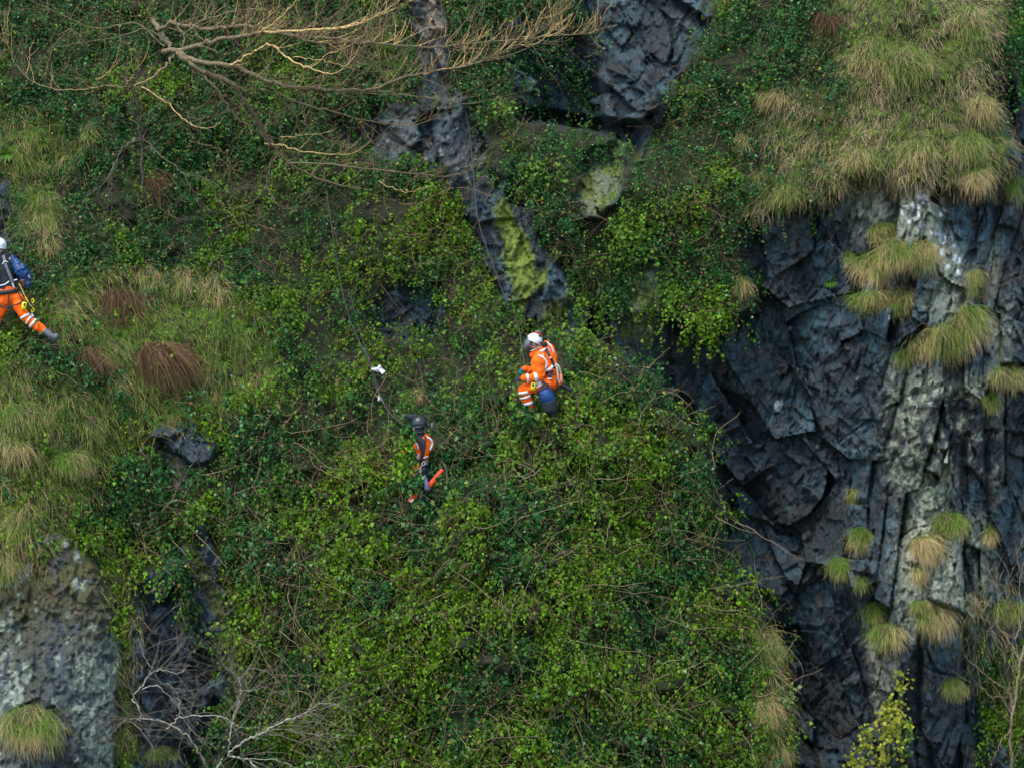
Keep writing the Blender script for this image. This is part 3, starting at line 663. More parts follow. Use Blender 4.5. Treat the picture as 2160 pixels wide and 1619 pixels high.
# tussocks: (px,py,half width,half height,n,straw,label)
TUS = [
 (1862,498,34,26,900,.15,'green hanging tussock at the top of the big clump on the pale columns'),
 (1840,572,36,36,1100,.50,'tan and green tussock left of centre in the big clump on the pale columns'),
 (1945,545,26,36,900,.62,'brown drooping tussock right of the big clump beside white lichen'),
 (1888,545,30,34,900,.45,'straw tussock in the middle of the big clump on the pale columns'),
 (1835,640,38,26,900,.25,'green tussock low on the left of the big clump'),
 (1895,640,28,30,800,.42,'green and tan tussock low on the right of the big clump'),
 (2058,590,12,22,350,.45,'small narrow tussock right of the white spotted rock'),
 (2062,615,14,14,300,.75,'little tan tuft under the narrow tussock beside the big column'),
 (2042,690,28,44,1000,.6,'tan tussock at the upper right end of the long grassy ledge'),
 (1998,725,38,42,1300,.55,'broad straw tussock in the middle of the long grassy ledge'),
 (1942,735,26,30,800,.5,'tussock with green root left of the long grassy ledge'),
 (1905,755,16,18,300,.3,'small green tuft at the left foot of the long grassy ledge'),
 (2118,800,30,26,800,.55,'tan tussock overhanging near the right edge'),
 (2085,850,18,22,400,.65,'dry tuft hanging below the tussock near the right edge'),
 (2000,1108,32,26,1000,.28,'vivid green tussock upper half of the mid-height clump on pale rock'),
 (1950,1160,26,34,900,.52,'tan tussock lower left of the mid-height clump on pale rock'),
 (1935,1215,12,22,300,.62,'thin trailing tuft below the mid-height clump'),
 (1812,1140,20,28,600,.2,'green tussock in the dark cliff recess, upper of two'),
 (1768,1200,18,26,550,.25,'green tussock in the dark cliff recess, lower of two'),
 (1838,1300,14,30,450,.15,'narrow green tussock above the sandy rock face'),
 (1868,1345,28,30,900,.35,'green and tan tussock draped over the sandy rock face'),
 (1938,1278,20,14,450,.15,'small bright green tuft at the top of the swept tan tussock'),
 (1968,1312,30,34,1000,.62,'swept tan tussock leaning right above the cliff foot'),
 (2008,1452,18,22,500,.22,'green tussock hanging in black shade at lower right'),
 (1798,1045,9,16,200,.6,'tiny straw tuft on the dark wall left of the columns'),
 (2085,1130,10,20,250,.6,'tiny dry tuft on the right-hand columns'),
 (1815,1230,9,18,160,.2,'faint green tuft in shadow between the recess tussocks and columns'),
 (1788,545,8,14,160,.6,'tiny yellow tuft left of the big clump'),
 (2135,400,16,40,500,.35,'hanging tussock on the dark rock at far right'),
 (1562,608,18,22,400,.7,'dry tan tuft at the edge of ivy above the dark cliff'),
 (1632,215,34,22,700,.9,'pale tan tussock in the ivy left of the cap'),
 (1570,300,12,26,300,.85,'small pale tuft hanging in the ivy below the pale tussock'),
 (1665,415,36,26,700,.8,'dry tan tussock along the top of the dark cliff'),
 (1905,150,50,50,1100,.85,'straw-coloured tussock high in the middle of the cap'),
 (1840,120,44,40,900,.9,'pale straw tussock left of centre on the cap'),
 (2040,60,34,44,700,.6,'yellowish tussock at the top edge of the cap'),
 (2068,240,34,38,1100,.55,'bulging tussock on the right shoulder of the cap'),
 (2040,320,40,40,1100,.6,'big rounded tan tussock low on the right of the cap'),
 (1930,330,40,34,900,.55,'green and straw tussock on the cap above white lichen'),
 (1815,345,38,30,800,.55,'tussock on the cap above the pale columns'),
 (2060,385,24,30,700,.8,'pinkish tan tussock hanging below the right of the cap'),
 (95,455,24,50,900,.30,'long green tussock hanging above the left worker'),
 (105,520,18,22,350,.75,'straw tips hanging under the long green tussock'),
 (48,350,14,34,300,.6,'straw tuft at the upper left edge'),
 (85,360,16,18,300,.7,'short straw tuft beside the upper left edge tuft'),
 (190,285,22,30,300,.5,'pale tuft in the ivy at upper left'),
 (80,300,24,30,400,.1,'bright green tuft at upper left'),
 (310,590,20,34,350,.75,'pale straw tuft above the rusty bracken'),
 (385,600,18,40,350,.7,'long straw tuft in the middle of the left slope'),
 (455,620,20,44,400,.65,'straw tuft right of the long one on the left slope'),
 (400,655,16,22,300,.2,'green tuft below the long straw tuft'),
 (540,660,12,20,160,.6,'small straw tuft at the right end of the left slope'),
 (470,700,24,30,400,.45,'leaning tuft low on the left slope'),
 (505,735,20,36,350,.6,'drooping straw tuft above the thin ivy'),
 (450,760,22,26,350,.25,'green tuft near the foot of the left slope'),
 (555,790,14,28,200,.65,'straw tuft near the white litter side'),
 (245,830,26,34,500,.6,'spiky straw tuft left of the large bracken clump'),
 (365,870,26,24,500,.5,'overhanging green tussock above the rock knob'),
 (235,750,30,36,600,.4,'green tussock between the two bracken clumps'),
 (50,890,48,44,1300,.12,'rounded bright green mossy tussock at left'),
 (25,955,40,40,800,.85,'tan tussock hanging under the rounded mossy one'),
 (150,980,42,28,900,.7,'swept tan tussock on the lower left slope'),
 (190,905,20,30,300,.6,'pale tuft above the swept tan tussock'),
 (50,1120,30,56,800,.75,'tall dry tan tussock on the left edge above the outcrop'),
 (10,1200,30,44,800,.9,'very pale straw tussock at the left edge of the outcrop'),
 (60,1540,56,52,1900,.5,'large round tan and green tussock on the lichen outcrop'),
 (345,1590,28,18,500,.6,'tan tussock at the foot of the dark rock face'),
 (262,1570,18,40,400,.7,'dry hanging tussock right of the lichen outcrop foot'),
 (490,1350,16,26,300,.3,'olive green tussock at the right end of the dark rock face'),
 (1610,1500,24,30,500,.8,'dry tan tussock on the right rim of the ivy bank'),
 (1635,1590,20,26,400,.7,'lower dry tussock on the right rim of the ivy bank'),
 (1620,1370,22,40,500,.6,'upper dry tussock on the right rim of the ivy bank'),
 (2130,1290,28,26,500,.45,'tan tussock behind the top of the bare sapling'),
 (872,835,24,16,300,.7,'dry brown tuft in the ivy above the dark-helmeted worker'),
]
for (cx, cy, rx, ry, n, straw, lab) in TUS:
    if cx < 600 or cy < 420: n = int(n * 0.62)
    rx = rx * (0.85 + 0.35 * math.sin(cx * 3.1 + cy) ** 2)
    a = rng.random(n) * 2 * math.pi; r = np.sqrt(rng.random(n))
    px = cx + rx * r * np.cos(a) * 0.95; py = cy - ry * 0.35 + ry * 0.75 * r * np.sin(a)
    hump = 0.20 * np.sqrt(rx / 30) * np.sqrt(np.clip(1 - r * r, 0, 1))
    d = depth(px, py, False)
    dc = np.percentile(d, 70); d = np.maximum(d, dc - 0.12)
    base = Pn(px, py, d - 0.03)
    org = Pn(np.array([cx]), np.array([float(cy)]), np.array([dc]))[0]
    nrd = unit(np.stack([(px - cx) / rx * 0.55 + 0.25 * math.sin(cx * 1.7 + cy), -np.ones(n) * 0.8, -(py - cy) / ry * 0.5 - 0.05], -1))
    base[:, 1] -= hump
    L = rng.uniform(0.25, 1.1, n) * (0.13 + 0.9 * ry / S) 
    lean = (rng.random() - 0.5) * 0.5
    # a peaty root mound under the blades
    mu, mv = np.meshgrid(np.linspace(0, 2 * math.pi, 13)[:-1], np.linspace(0, 1, 5), indexing='xy')
    rr = mv; X = rx / S * 0.8 * rr * np.cos(mu); Zz = ry / S * 0.7 * rr * np.sin(mu) + ry * 0.3 / S; Yy = -(hump.max() * 0.8 * np.sqrt(np.clip(1 - rr * rr, 0, 1)) - 0.08 * rr)
    MV = np.stack([X, Yy, Zz], -1).reshape(-1, 3); ii = np.arange(60).reshape(5, 12)
    MF = np.stack([ii[:-1], np.roll(ii, -1, 1)[:-1], np.roll(ii, -1, 1)[1:], ii[1:]], -1).reshape(-1, 4)
    rootm = new_mesh('root_mound', MV, MF, M_SOIL, None, True, np.tile(np.array([[0.045, 0.045, 0.018]]), (60, 1)))
    t = empty('grass_tussock', org)
    o = blades('grass_blades', px, py, L, None, 0.0034, straw - (0.34 if cx < 700 else 0.16), 0.9, root=base - org, nr=nrd, spread=0.62 if cx < 700 or cy < 420 else 0.45, green=(0.065, 0.15, 0.005), side_bias=lean + (0.75 if cx < 600 and 560 < cy < 1000 else 0.2 if cx < 700 else 0))
    rootm.parent = t; o.parent = t
    tag(t, lab, 'grass tussock', 'grass tussocks on the crag')

# dead bracken: rusty fronds combed downhill
def bracken(cx, cy, w, h, n, ang, lab):
    t = empty('dead_bracken', on(cx, cy)); org = np.array(t.location)
    u = rng.uniform(-1, 1, n); v = rng.random(n)
    px = cx + w * u * (0.55 + 0.45 * v); py = cy - h * 0.9 + h * 0.5 * v
    base = Pn(px, py, depth(px, py, False) + 0.06 + 0.16 * (1 - u * u)) - org
    K = 7; L = rng.uniform(0.6, 1.3, n) * h * 1.5 / S / (K - 1); C = np.zeros((n, K, 3)); C[:, 0] = base
    d = unit(np.stack([math.sin(ang) + u * 0.45, np.full(n, -0.35), -np.ones(n) * 0.5], -1) + rng.normal(size=(n, 3)) * 0.42)
    for i in range(1, K):
        d = unit(d + np.array([math.sin(ang) * .15, 0.03, -0.28]) + rng.normal(size=(n, 3)) * 0.10); C[:, i] = C[:, i - 1] + d * L[:, None]
    R = rng.uniform(0.002, 0.0055, n)[:, None] * np.linspace(1, .4, K)
    c = np.array([[0.125, 0.062, 0.036]]) * rng.uniform(0.2, 1.6, (n, 1)); c[:, 1] *= rng.uniform(0.75, 1.6, n)
    o = tubes('fronds', C, R, M_TWIG, c, 3, t); return tag(t, lab, 'dead bracken', 'rusty bracken clumps on the left slope')
bracken(252, 650, 44, 46, 420, 0.15, 'rounded rusty brown bracken clump beside the left worker')
bracken(340, 775, 56, 62, 560, 0.55, 'largest rusty red bracken clump sweeping down to the right')
bracken(330, 400, 26, 50, 170, 0.3, 'thin rusty bracken strands in the ivy under the bare tree')
bracken(190, 770, 30, 45, 170, 0.6, 'sparse rusty bracken between grass and worker boot')
bracken(1745, 60, 26, 40, 160, 0.1, 'dark rusty bracken beside ivy on the upper cap')

# ------------------------------------------------------------------ bare trees
def catmull(p, r, n=6):
    p = [Vector(a) for a in p]; out = []; rr = []
    q = [p[0] * 2 - p[1]] + p + [p[-1] * 2 - p[-2]]
    for i in range(1, len(q) - 2):
        for k in range(n):
            t = k / n
            a, b, c, d = q[i - 1], q[i], q[i + 1], q[i + 2]
            out.append(0.5 * ((2 * b) + (c - a) * t + (2 * a - 5 * b + 4 * c - d) * t * t + (3 * b - a - 3 * c + d) * t ** 3))
            rr.append(r[i - 1] * (1 - t) + r[i] * t)
    out.append(p[-1]); rr.append(r[-1]); return np.array([list(v) for v in out]), np.array(rr)

def limb(name, C, R, col, parent, org, sides=7, wob=0.016):
    C = C + rng.normal(size=C.shape) * wob * np.clip(R / R.max(), .1, 1)[:, None]
    col = np.asarray(col); cc = np.repeat(col[None, None] if col.ndim == 1 else col[None], len(C), 1) if col.ndim == 1 else col[None]
    return tubes(name, (C - org)[None], R[None], M_BARK, cc, sides, parent)

def twigs_from(lines, n, L, rad, up, col, name, parent, org, K=8, lo=0.15, sub=2, minr=0.0028):
    """fine twigs leaving the branch lines"""
    Cs = []; Rs = []
    srcs = [(C, R) for C, R in lines]; w = np.array([len(C) * max(0.05, np.linalg.norm(C[-1] - C[0])) for C, _ in srcs]); w = w / w.sum()
    gen = []
    for g in range(sub):
        m = n if g == 0 else n * 2
        for _ in range(m):
            if g == 0: C, R = srcs[rng.choice(len(srcs), p=w)]
            else: C, R = gen[rng.integers(len(gen))]
            i = int(len(C) * (lo + (1 - lo) * rng.random() ** 0.8)); i = min(max(i, 1), len(C) - 2)
            tan = C[i + 1] - C[i - 1]; tan = tan / (np.linalg.norm(tan) + 1e-9)
            d = tan * 0.9 + rng.normal(size=3) * 0.55 + np.array([0, 0, up * 0.5]); d /= np.linalg.norm(d)
            ln = rng.uniform(L[0], L[1]) * (0.55 if g else 1.0); st = ln / (K - 1); q = [C[i]]
            cv = rng.normal(size=3) * 0.07
            for k in range(1, K):
                d = d + cv + rng.normal(size=3) * 0.06 + np.array([0, 0, up * 0.10]); d /= np.linalg.norm(d); q.append(q[-1] + d * st)
            q = np.array(q); r0 = min(R[i] * 0.6, rad * (0.65 if g else 1)); r = np.linspace(max(r0, minr), minr * 0.75, K)
            gen.append((q, r)) if g == 0 else None
            Cs.append(q); Rs.append(r)
    Cs = np.array(Cs) - org; Rs = np.array(Rs); c = np.array(col)[None] * rng.uniform(0.7, 1.25, (len(Cs), 1))
    return tag(tubes(name, Cs, Rs, M_BARK, c, 3, parent), kind='stuff')

# big bare tree: reaches out from the crag at top left
D0 = depth1(340, 40)
tree = empty('bare_tree', P(350, 60, D0)); TO = np.array(tree.location)
tag(tree, 'leafless tree with golden sun-painted twigs reaching out from the upper left slope', 'tree')
BK = (0.165, 0.13, 0.075); SUN_PAINT = (0.48, 0.33, 0.14)  # second colour: sunlight on the outer branches put into the bark
tl = []
TH = 0.56
def branch(pts, r0, r1, nm='branch', c=BK, keep=True, parent=tree, org=None, store=None, sides=7):
    org = TO if org is None else org
    p = [P(*q) for q in pts]; r = list(np.linspace(r0, r1, len(p)) * TH)
    C, R = catmull(p, r); limb(nm, C, R, c, parent, org, sides)
    if keep: (tl if store is None else store).append((C, R))
branch([(350,60,D0-1.0),(340,62,D0-.1),(342,78,0.0),(365,105,0.7)], .095, .085, 'trunk', keep=False)
branch([(325,40,D0-.2),(335,62,0.2),(370,50,.7),(440,62,1.1),(520,55,1.5),(640,76,1.6),(760,88,1.7),(900,100,1.6),(1010,90,1.6),(1150,78,1.6),(1260,70,1.5)], .075, .008)
branch([(345,110,.6),(400,102,1.0),(460,85,1.3),(520,75,1.6),(560,68,1.8),(620,78,1.8),(680,92,1.9),(760,85,1.9)], .085, .012)
branch([(540,72,1.7),(570,55,2.0),(610,20,2.3),(640,-20,2.6)], .035, .012, c=SUN_PAINT)
branch([(560,68,1.8),(650,64,2.2),(720,58,2.5),(780,40,2.8),(830,20,3.0),(890,-10,3.3)], .042, .010, c=SUN_PAINT)
branch([(700,60,2.5),(760,50,2.8),(830,10,3.1),(880,-15,3.2)], .018, .006, c=SUN_PAINT)
branch([(375,112,.9),(430,135,1.2),(500,140,1.4),(560,170,1.4),(620,185,1.4),(700,190,1.3),(780,190,1.3),(850,165,1.4),(930,148,1.6),(1000,135,1.8),(1080,100,2.1),(1150,60,2.4),(1178,25,2.6)], .078, .008)
branch([(1090,95,2.1),(1130,92,2.2),(1160,70,2.3),(1175,50,2.4)], .012, .004, c=SUN_PAINT)
branch([(380,118,1.0),(430,150,1.1),(490,180,1.0),(540,250,.6),(570,300,.2),(610,345,-.1),(680,380,-.4),(760,400,-.6)], .085, .02)
branch([(420,150,1.1),(455,185,1.1),(490,240,.9),(530,270,.7),(570,305,.4)], .04, .025)
branch([(490,140,1.4),(530,112,1.7),(570,95,2.0),(610,125,2.2),(650,142,2.4),(700,156,2.6),(740,130,2.8),(765,82,3.0)], .038, .006, c=SUN_PAINT)
branch([(655,142,2.4),(690,115,2.5),(740,95,2.7),(755,80,2.8)], .014, .005, c=SUN_PAINT)
branch([(615,120,2.2),(670,125,2.3),(720,138,2.4),(745,145,2.5)], .012, .005, c=SUN_PAINT)
branch([(365,115,.9),(345,145,1.1),(310,170,1.4),(270,183,1.6),(220,182,1.6),(160,190,1.4),(100,185,1.3),(60,165,1.2),(30,130,1.2),(15,88,1.2)], .04, .006, c=(0.22,0.16,0.08))
branch([(265,180,1.6),(280,160,1.8),(292,130,2.0),(294,103,2.2)], .012, .004, c=SUN_PAINT)
branch([(205,170,1.7),(235,145,2.0),(250,110,2.2),(255,78,2.4)], .018, .005, c=SUN_PAINT)
branch([(95,170,1.3),(100,140,1.5),(112,93,1.7)], .010, .004, c=SUN_PAINT)
branch([(300,180,.7),(350,215,.8),(390,255,1.0),(425,270,1.2),(455,265,1.3),(475,245,1.4)], .022, .005, c=SUN_PAINT)
branch([(560,300,.3),(620,315,.7),(680,325,1.1),(740,325,1.4),(780,302,1.6)], .028, .005, c=SUN_PAINT)
branch([(590,290,.4),(640,285,.7),(690,280,1.0),(710,270,1.1)], .012, .004, c=SUN_PAINT)
branch([(800,385,.0),(850,405,.2),(880,400,.5),(915,392,.7)], .016, .005, c=SUN_PAINT)
branch([(700,190,1.3),(800,195,1.2),(900,205,1.1),(980,220,1.1),(1060,205,1.1)], .03, .006)
branch([(600,345,0),(720,350,.1),(860,365,.3),(960,370,.5),(1010,345,.7),(1040,325,.9)], .03, .006)
branch([(540,160,1.3),(620,215,1.0),(700,235,.9),(800,260,.8),(880,262,.8),(950,235,1.0)], .03, .005)
branch([(560,190,1.2),(600,215,.9),(640,260,.6),(700,300,.4),(800,330,.4)], .02, .005)
branch([(385,115,.9),(400,60,1.0),(470,30,1.2),(530,15,1.4),(560,-30,1.6)], .03, .01)
branch([(345,100,.6),(290,50,.6),(200,60,.5),(130,30,.4),(60,0,.4)], .025, .006)
branch([(350,90,.6),(310,60,.6),(260,75,.8),(180,90,.9),(110,100,.9)], .02, .006)
branch([(590,320,.2),(570,350,.4),(565,400,.4),(600,450,.3)], .028, .006)
branch([(565,385,.4),(540,420,.4),(490,440,.4),(450,420,.4)], .014, .005)
branch([(565,400,.4),(600,440,.4),(640,425,.4),(660,400,.4)], .012, .005)
branch([(440,160,1.1),(455,200,.9),(450,240,.8)], .012, .004)
branch([(400,300,.2),(450,310,.2),(480,330,.2),(480,390,.2),(460,430,.3)], .014, .004)
twigs_from(tl, 420, (0.35, 1.1), 0.009, 0.55, (0.17, 0.115, 0.06), 'twigs', tree, TO)
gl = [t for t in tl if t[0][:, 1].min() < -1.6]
twigs_from(gl, 150, (0.25, 0.6), 0.008, 0.9, SUN_PAINT, 'sun_painted_twigs', tree, TO, minr=0.0035)  # outermost twigs get their lit look from painted bark colour
# second, thin tree rooted lower (grey stem below the big tree)
D2 = depth1(300, 330)
t2 = empty('thin_tree', P(310, 450, depth1(310, 450))); T2O = np.array(t2.location); l2 = []
tag(t2, 'thin grey leafless tree spreading over dark ivy below the golden branches', 'tree')
G2 = (0.12, 0.105, 0.085)
branch([(315,455,depth1(310,450)),(300,390,-.5),(298,300,-.3),(290,230,-.1),(280,180,.1)], .035, .02, 'trunk', G2, True, t2, T2O, l2)
branch([(298,290,-.3),(262,310,0),(240,350,.1),(220,385,.2),(180,420,.2),(155,470,.1)], .026, .006, 'branch', G2, True, t2, T2O, l2)
branch([(300,285,-.3),(340,330,-.2),(390,370,-.2),(400,410,-.2),(370,430,-.1)], .022, .005, 'branch', G2, True, t2, T2O, l2)
branch([(258,330,0),(235,365,.1),(228,410,.1),(225,470,.1)], .012, .004, 'branch', G2, True, t2, T2O, l2)
branch([(380,365,-.2),(440,378,0),(470,400,0),(520,395,.1)], .012, .004, 'branch', G2, True, t2, T2O, l2)
twigs_from(l2, 60, (0.3, 0.8), 0.007, 0.1, (0.12, 0.10, 0.07), 'twigs', t2, T2O)

# white-barked birch at the bottom left
bt = empty('birch_tree', on(430, 1700)); BO = np.array(bt.location); bl = []
tag(bt, 'bare white-barked birch with arching branches at lower left', 'tree')
BW = (0.38, 0.37, 0.31)
bd = depth1(430, 1640) + 0.3
def bb(pts, r0, r1, c=BW): branch(pts, r0, r1, 'branch', c, True, bt, BO, bl)
branch([(455,1760,bd-.3),(450,1690,bd),(445,1650,bd+.2),(470,1600,bd+.4)], .055, .04, 'trunk', BW, True, bt, BO, bl)
bb([(445,1640,bd),(425,1595,bd+.3),(405,1560,bd+.5),(380,1540,bd+.6),(340,1520,bd+.7),(300,1515,bd+.8),(265,1517,bd+.8)], .042, .010)
bb([(298,1515,bd+.8),(290,1485,bd+.8),(280,1470,bd+.8),(295,1450,bd+.7),(318,1420,bd+.6),(345,1412,bd+.6),(375,1420,bd+.6),(400,1400,bd+.5)], .020, .005)
bb([(322,1412,bd+.6),(305,1385,bd+.5),(296,1355,bd+.5)], .008, .003)
bb([(300,1450,bd+.7),(330,1447,bd+.7),(355,1465,bd+.7),(365,1480,bd+.7)], .012, .004)
bb([(265,1517,bd+.8),(290,1530,bd+.8),(310,1555,bd+.8),(328,1585,bd+.8)], .012, .004)
bb([(265,1517,bd+.8),(250,1530,bd+.8),(238,1545,bd+.9),(205,1575,bd+.9)], .007, .003)
bb([(350,1532,bd+.7),(380,1515,bd+.8),(420,1508,bd+.9),(460,1510,bd+.9),(490,1522,bd+.9),(505,1535,bd+.9)], .020, .006)
bb([(478,1590,bd+.4),(485,1560,bd+.5),(490,1520,bd+.5),(500,1490,bd+.5),(507,1455,bd+.5),(505,1435,bd+.5),(490,1415,bd+.5),(465,1400,bd+.5)], .022, .005)
bb([(506,1435,bd+.5),(520,1415,bd+.5),(535,1408,bd+.5),(565,1415,bd+.5)], .010, .003)
bb([(506,1455,bd+.5),(535,1456,bd+.5),(555,1448,bd+.5),(575,1455,bd+.5)], .010, .003)
bb([(480,1592,bd+.4),(510,1565,bd+.7),(550,1545,bd+.9),(590,1525,bd+1.),(640,1505,bd+1.),(670,1485,bd+1.),(700,1483,bd+1.),(725,1490,bd+1.)], .034, .005)
bb([(540,1555,bd+.8),(570,1540,bd+.8),(610,1538,bd+.8),(660,1560,bd+.8),(700,1585,bd+.7),(740,1615,bd+.6)], .016, .004, (0.25,0.2,0.15))
bb([(480,1592,bd+.4),(520,1600,bd+.7),(550,1625,bd+.8),(570,1650,bd+.8)], .028, .012)
bb([(520,1600,bd+.7),(570,1600,bd+.8),(620,1615,bd+.8),(660,1640,bd+.8)], .012, .005)
bb([(375,1510,bd+.8),(378,1480,bd+.6),(370,1455,bd+.6),(350,1440,bd+.6)], .010, .004)
twigs_from(bl, 260, (0.35, 1.1), 0.007, 0.15, (0.19, 0.165, 0.13), 'twigs', bt, BO)

# sapling at the right edge
sd0 = depth1(2140, 1550); st_ = empty('bare_sapling', on(2135, 1700)); SO = np.array(st_.location); sl = []
tag(st_, 'bare tan sapling with crooked twigs at the lower right edge', 'tree')
TN = (0.30, 0.22, 0.14)
def sb(pts, r0, r1, c=TN): branch(pts, r0, r1, 'branch', c, True, st_, SO, sl)
branch([(2130,1720,sd0+.2),(2133,1600,sd0+.5),(2132,1540,sd0+.7),(2140,1480,sd0+.8),(2150,1410,sd0+.9),(2168,1340,sd0+1)], .045, .028, 'trunk', TN, True, st_, SO, sl)
sb([(2140,1485,sd0+.8),(2120,1450,sd0+.9),(2085,1430,sd0+1),(2060,1405,sd0+1),(2045,1395,sd0+1)], .016, .004)
sb([(2130,1470,sd0+.8),(2090,1465,sd0+.9),(2065,1445,sd0+.9),(2062,1465,sd0+.9)], .010, .003)
sb([(2155,1395,sd0+.9),(2125,1345,sd0+.9),(2105,1320,sd0+.9),(2105,1270,sd0+.9),(2100,1230,sd0+.9)], .018, .004)
sb([(2105,1310,sd0+.9),(2085,1330,sd0+.9),(2080,1350,sd0+.9)], .008, .003)
sb([(2128,1540,sd0+.7),(2112,1560,sd0+.8),(2100,1590,sd0+.8),(2088,1610,sd0+.8)], .012, .003)
sb([(2140,1350,sd0+.9),(2155,1300,sd0+.9),(2150,1230,sd0+.9),(2160,1180,sd0+.9)], .014, .004)
sb([(2120,1270,sd0+.8),(2125,1230,sd0+.9),(2138,1195,sd0+.9)], .008, .003)
twigs_from(sl, 45, (0.25, 0.7), 0.006, 0.5, TN, 'twigs', st_, SO)

# small shrub on the right columns
d3 = depth1(2085, 690); s3 = empty('bare_shrub', on(2078, 690)); S3 = np.array(s3.location); l3 = []
tag(s3, 'thin brown leafless shrub growing up the right-hand column', 'shrub')
branch([(2078,690,d3),(2080,640,d3+.3),(2090,600,d3+.4),(2105,570,d3+.5)], .018, .006, 'stem', (0.20,0.13,0.09), True, s3, S3, l3)
branch([(2080,640,d3+.3),(2100,610,d3+.4),(2125,595,d3+.5)], .008, .004, 'stem', (0.20,0.13,0.09), True, s3, S3, l3)
twigs_from(l3, 26, (0.2, 0.5), 0.005, 0.4, (0.16, 0.11, 0.08), 'twigs', s3, S3)

# yellow-leaved saplings at the bottom right, one thing per leader
def leafy(name, stemsl, nleaf, spread, lab, cat, colA, colB, root, size=(0.05, 0.085), rad=.012, bark=(0.16,0.12,0.08)):
    e = empty(name, root); O = np.array(e.location); L = []
    for pts in stemsl: branch(pts, rad, rad * .4, 'stem', bark, True, e, O, L)
    pos = []
    for _ in range(nleaf):
        C, R = L[rng.integers(len(L))]; i = rng.integers(1, len(C)); t = i / len(C)
        pos.append(C[i] + rng.normal(size=3) * spread * (1.15 - 0.75 * t))
    pos = np.array(pos) - O; n = nleaf
    c = np.array(colA) * (1 - rng.random((n, 1))) ; k = rng.random((n, 1)); c = (np.array(colA) * k + np.array(colB) * (1 - k)) * rng.uniform(0.75, 1.25, (n, 1))
    leaves_mesh('foliage', pos, rng.normal(size=(n, 3)) * .7 + np.array([0, -.2, -.7]), unit(np.array([0, -.8, .5]) + rng.normal(size=(n, 3)) * .45), rng.uniform(*size, n), c, rng.uniform(.8, 1.2, n), None, e)
    return tag(e, lab, cat)
yd = depth1(1870, 1560) + 0.45
leafy('yellow_sapling', [[(1840,1700,yd),(1855,1600,yd+.1),(1880,1520,yd+.1),(1898,1460,yd+.1),(1907,1425,yd+.1)],[(1860,1600,yd+.1),(1890,1540,yd+.2),(1895,1490,yd+.1)],[(1860,1640,yd),(1865,1560,yd),(1870,1490,yd+.1)]], 440, .16,
   'tall yellow-leaved sapling at lower right, taller of the two', 'sapling', (0.24,0.23,0.02), (0.14,0.19,0.02), on(1840,1690))
leafy('yellow_sapling', [[(1800,1720,yd),(1812,1620,yd+.1),(1822,1560,yd+.1),(1826,1530,yd+.1)],[(1795,1700,yd),(1795,1640,yd),(1800,1600,yd)]], 250, .13,
   'shorter yellow-leaved sapling at the bottom edge, left of the tall one', 'sapling', (0.23,0.22,0.02), (0.13,0.19,0.02), on(1800,1710))
gd = depth1(1900, 1600) + .3
leafy('green_shoots', [[(1890,1700,gd),(1895,1620,gd),(1910,1550,gd),(1920,1520,gd)]], 120, .10, 'yellow-green leafy shoots right of the tall yellow sapling', 'shrub', (0.12,0.20,0.03), (0.08,0.15,0.03), on(1890,1690))
sd_ = depth1(1650, 1460) + .35
leafy('leafy_sprig', [[(1630,1470,sd_),(1660,1460,sd_+.1),(1690,1440,sd_+.2)],[(1650,1465,sd_),(1665,1480,sd_+.1)]], 46, .07, 'small pale green sprig poking out over the dark cliff', 'shrub', (0.13,0.20,0.06), (0.09,0.15,0.05), on(1625,1475), rad=.006)
for (x, y, n, sp, lab) in [(1125,360,170,.16,'light green leafy shrub right of the pink rib'),(1175,370,60,.12,'thin sprig right of the light green shrub'),(1330,510,420,.24,'bright green bush among ivy above the dark cliff'),
      (1060,230,120,.14,'yellow-green bush left of the overhanging rock'),(1805,75,70,.12,'small bright green plant on the upper cap'),(1605,180,70,.12,'yellow-green sprig in ivy near the cap'),
      (2085,1420,120,.14,'green ivy bush beside the bare sapling'),(1220,720,160,.16,'light green bush right of the white-helmeted worker')]:
    dd = depth1(x, y) + .1
    leafy('leafy_bush', [[(x-10,y+30,dd-.1),(x,y,dd+.1),(x+8,y-22,dd+.15)],[(x,y+20,dd),(x+18,y,dd+.1)],[(x,y+20,dd),(x-20,y-4,dd+.12)]], n, sp, lab, 'bush', (0.10,0.17,0.015), (0.06,0.13,0.02), on(x, y+30), rad=.007)

# ferns: countable green rosettes on the left slope
def fern(x, y, r, lab, n=14, col=(0.05, 0.12, 0.012)):
    e = empty('fern', on(x, y)); K = 6
    a = np.linspace(0, 2 * math.pi, n, endpoint=False) + rng.random(n) * .3
    d = unit(np.stack([np.cos(a) * .8, -np.full(n, .7), np.sin(a) * .7 + .25], -1)); C = np.zeros((n, K, 3)); C[:, 0] = (0, -.06, 0)
    for i in range(1, K):
        d = unit(d + np.array([0, 0, -.16])); C[:, i] = C[:, i - 1] + d * (r / S * 1.3 / (K - 1))
    side = unit(np.cross(d, np.array([0, -1., .4])))
    W = np.array([.004, .02, .026, .022, .014, .002])[None] * np.ones((n, 1)) * r / 25
    for i in range(n):
        ribbons('frond', C[i:i+1], W[i:i+1], side[i:i+1], M_LEAF, np.tile(np.array(col)[None, None] * rng.uniform(.7, 1.3), (1, K, 1)), e)
    return tag(e, lab, 'fern', 'ferns on the left slope')
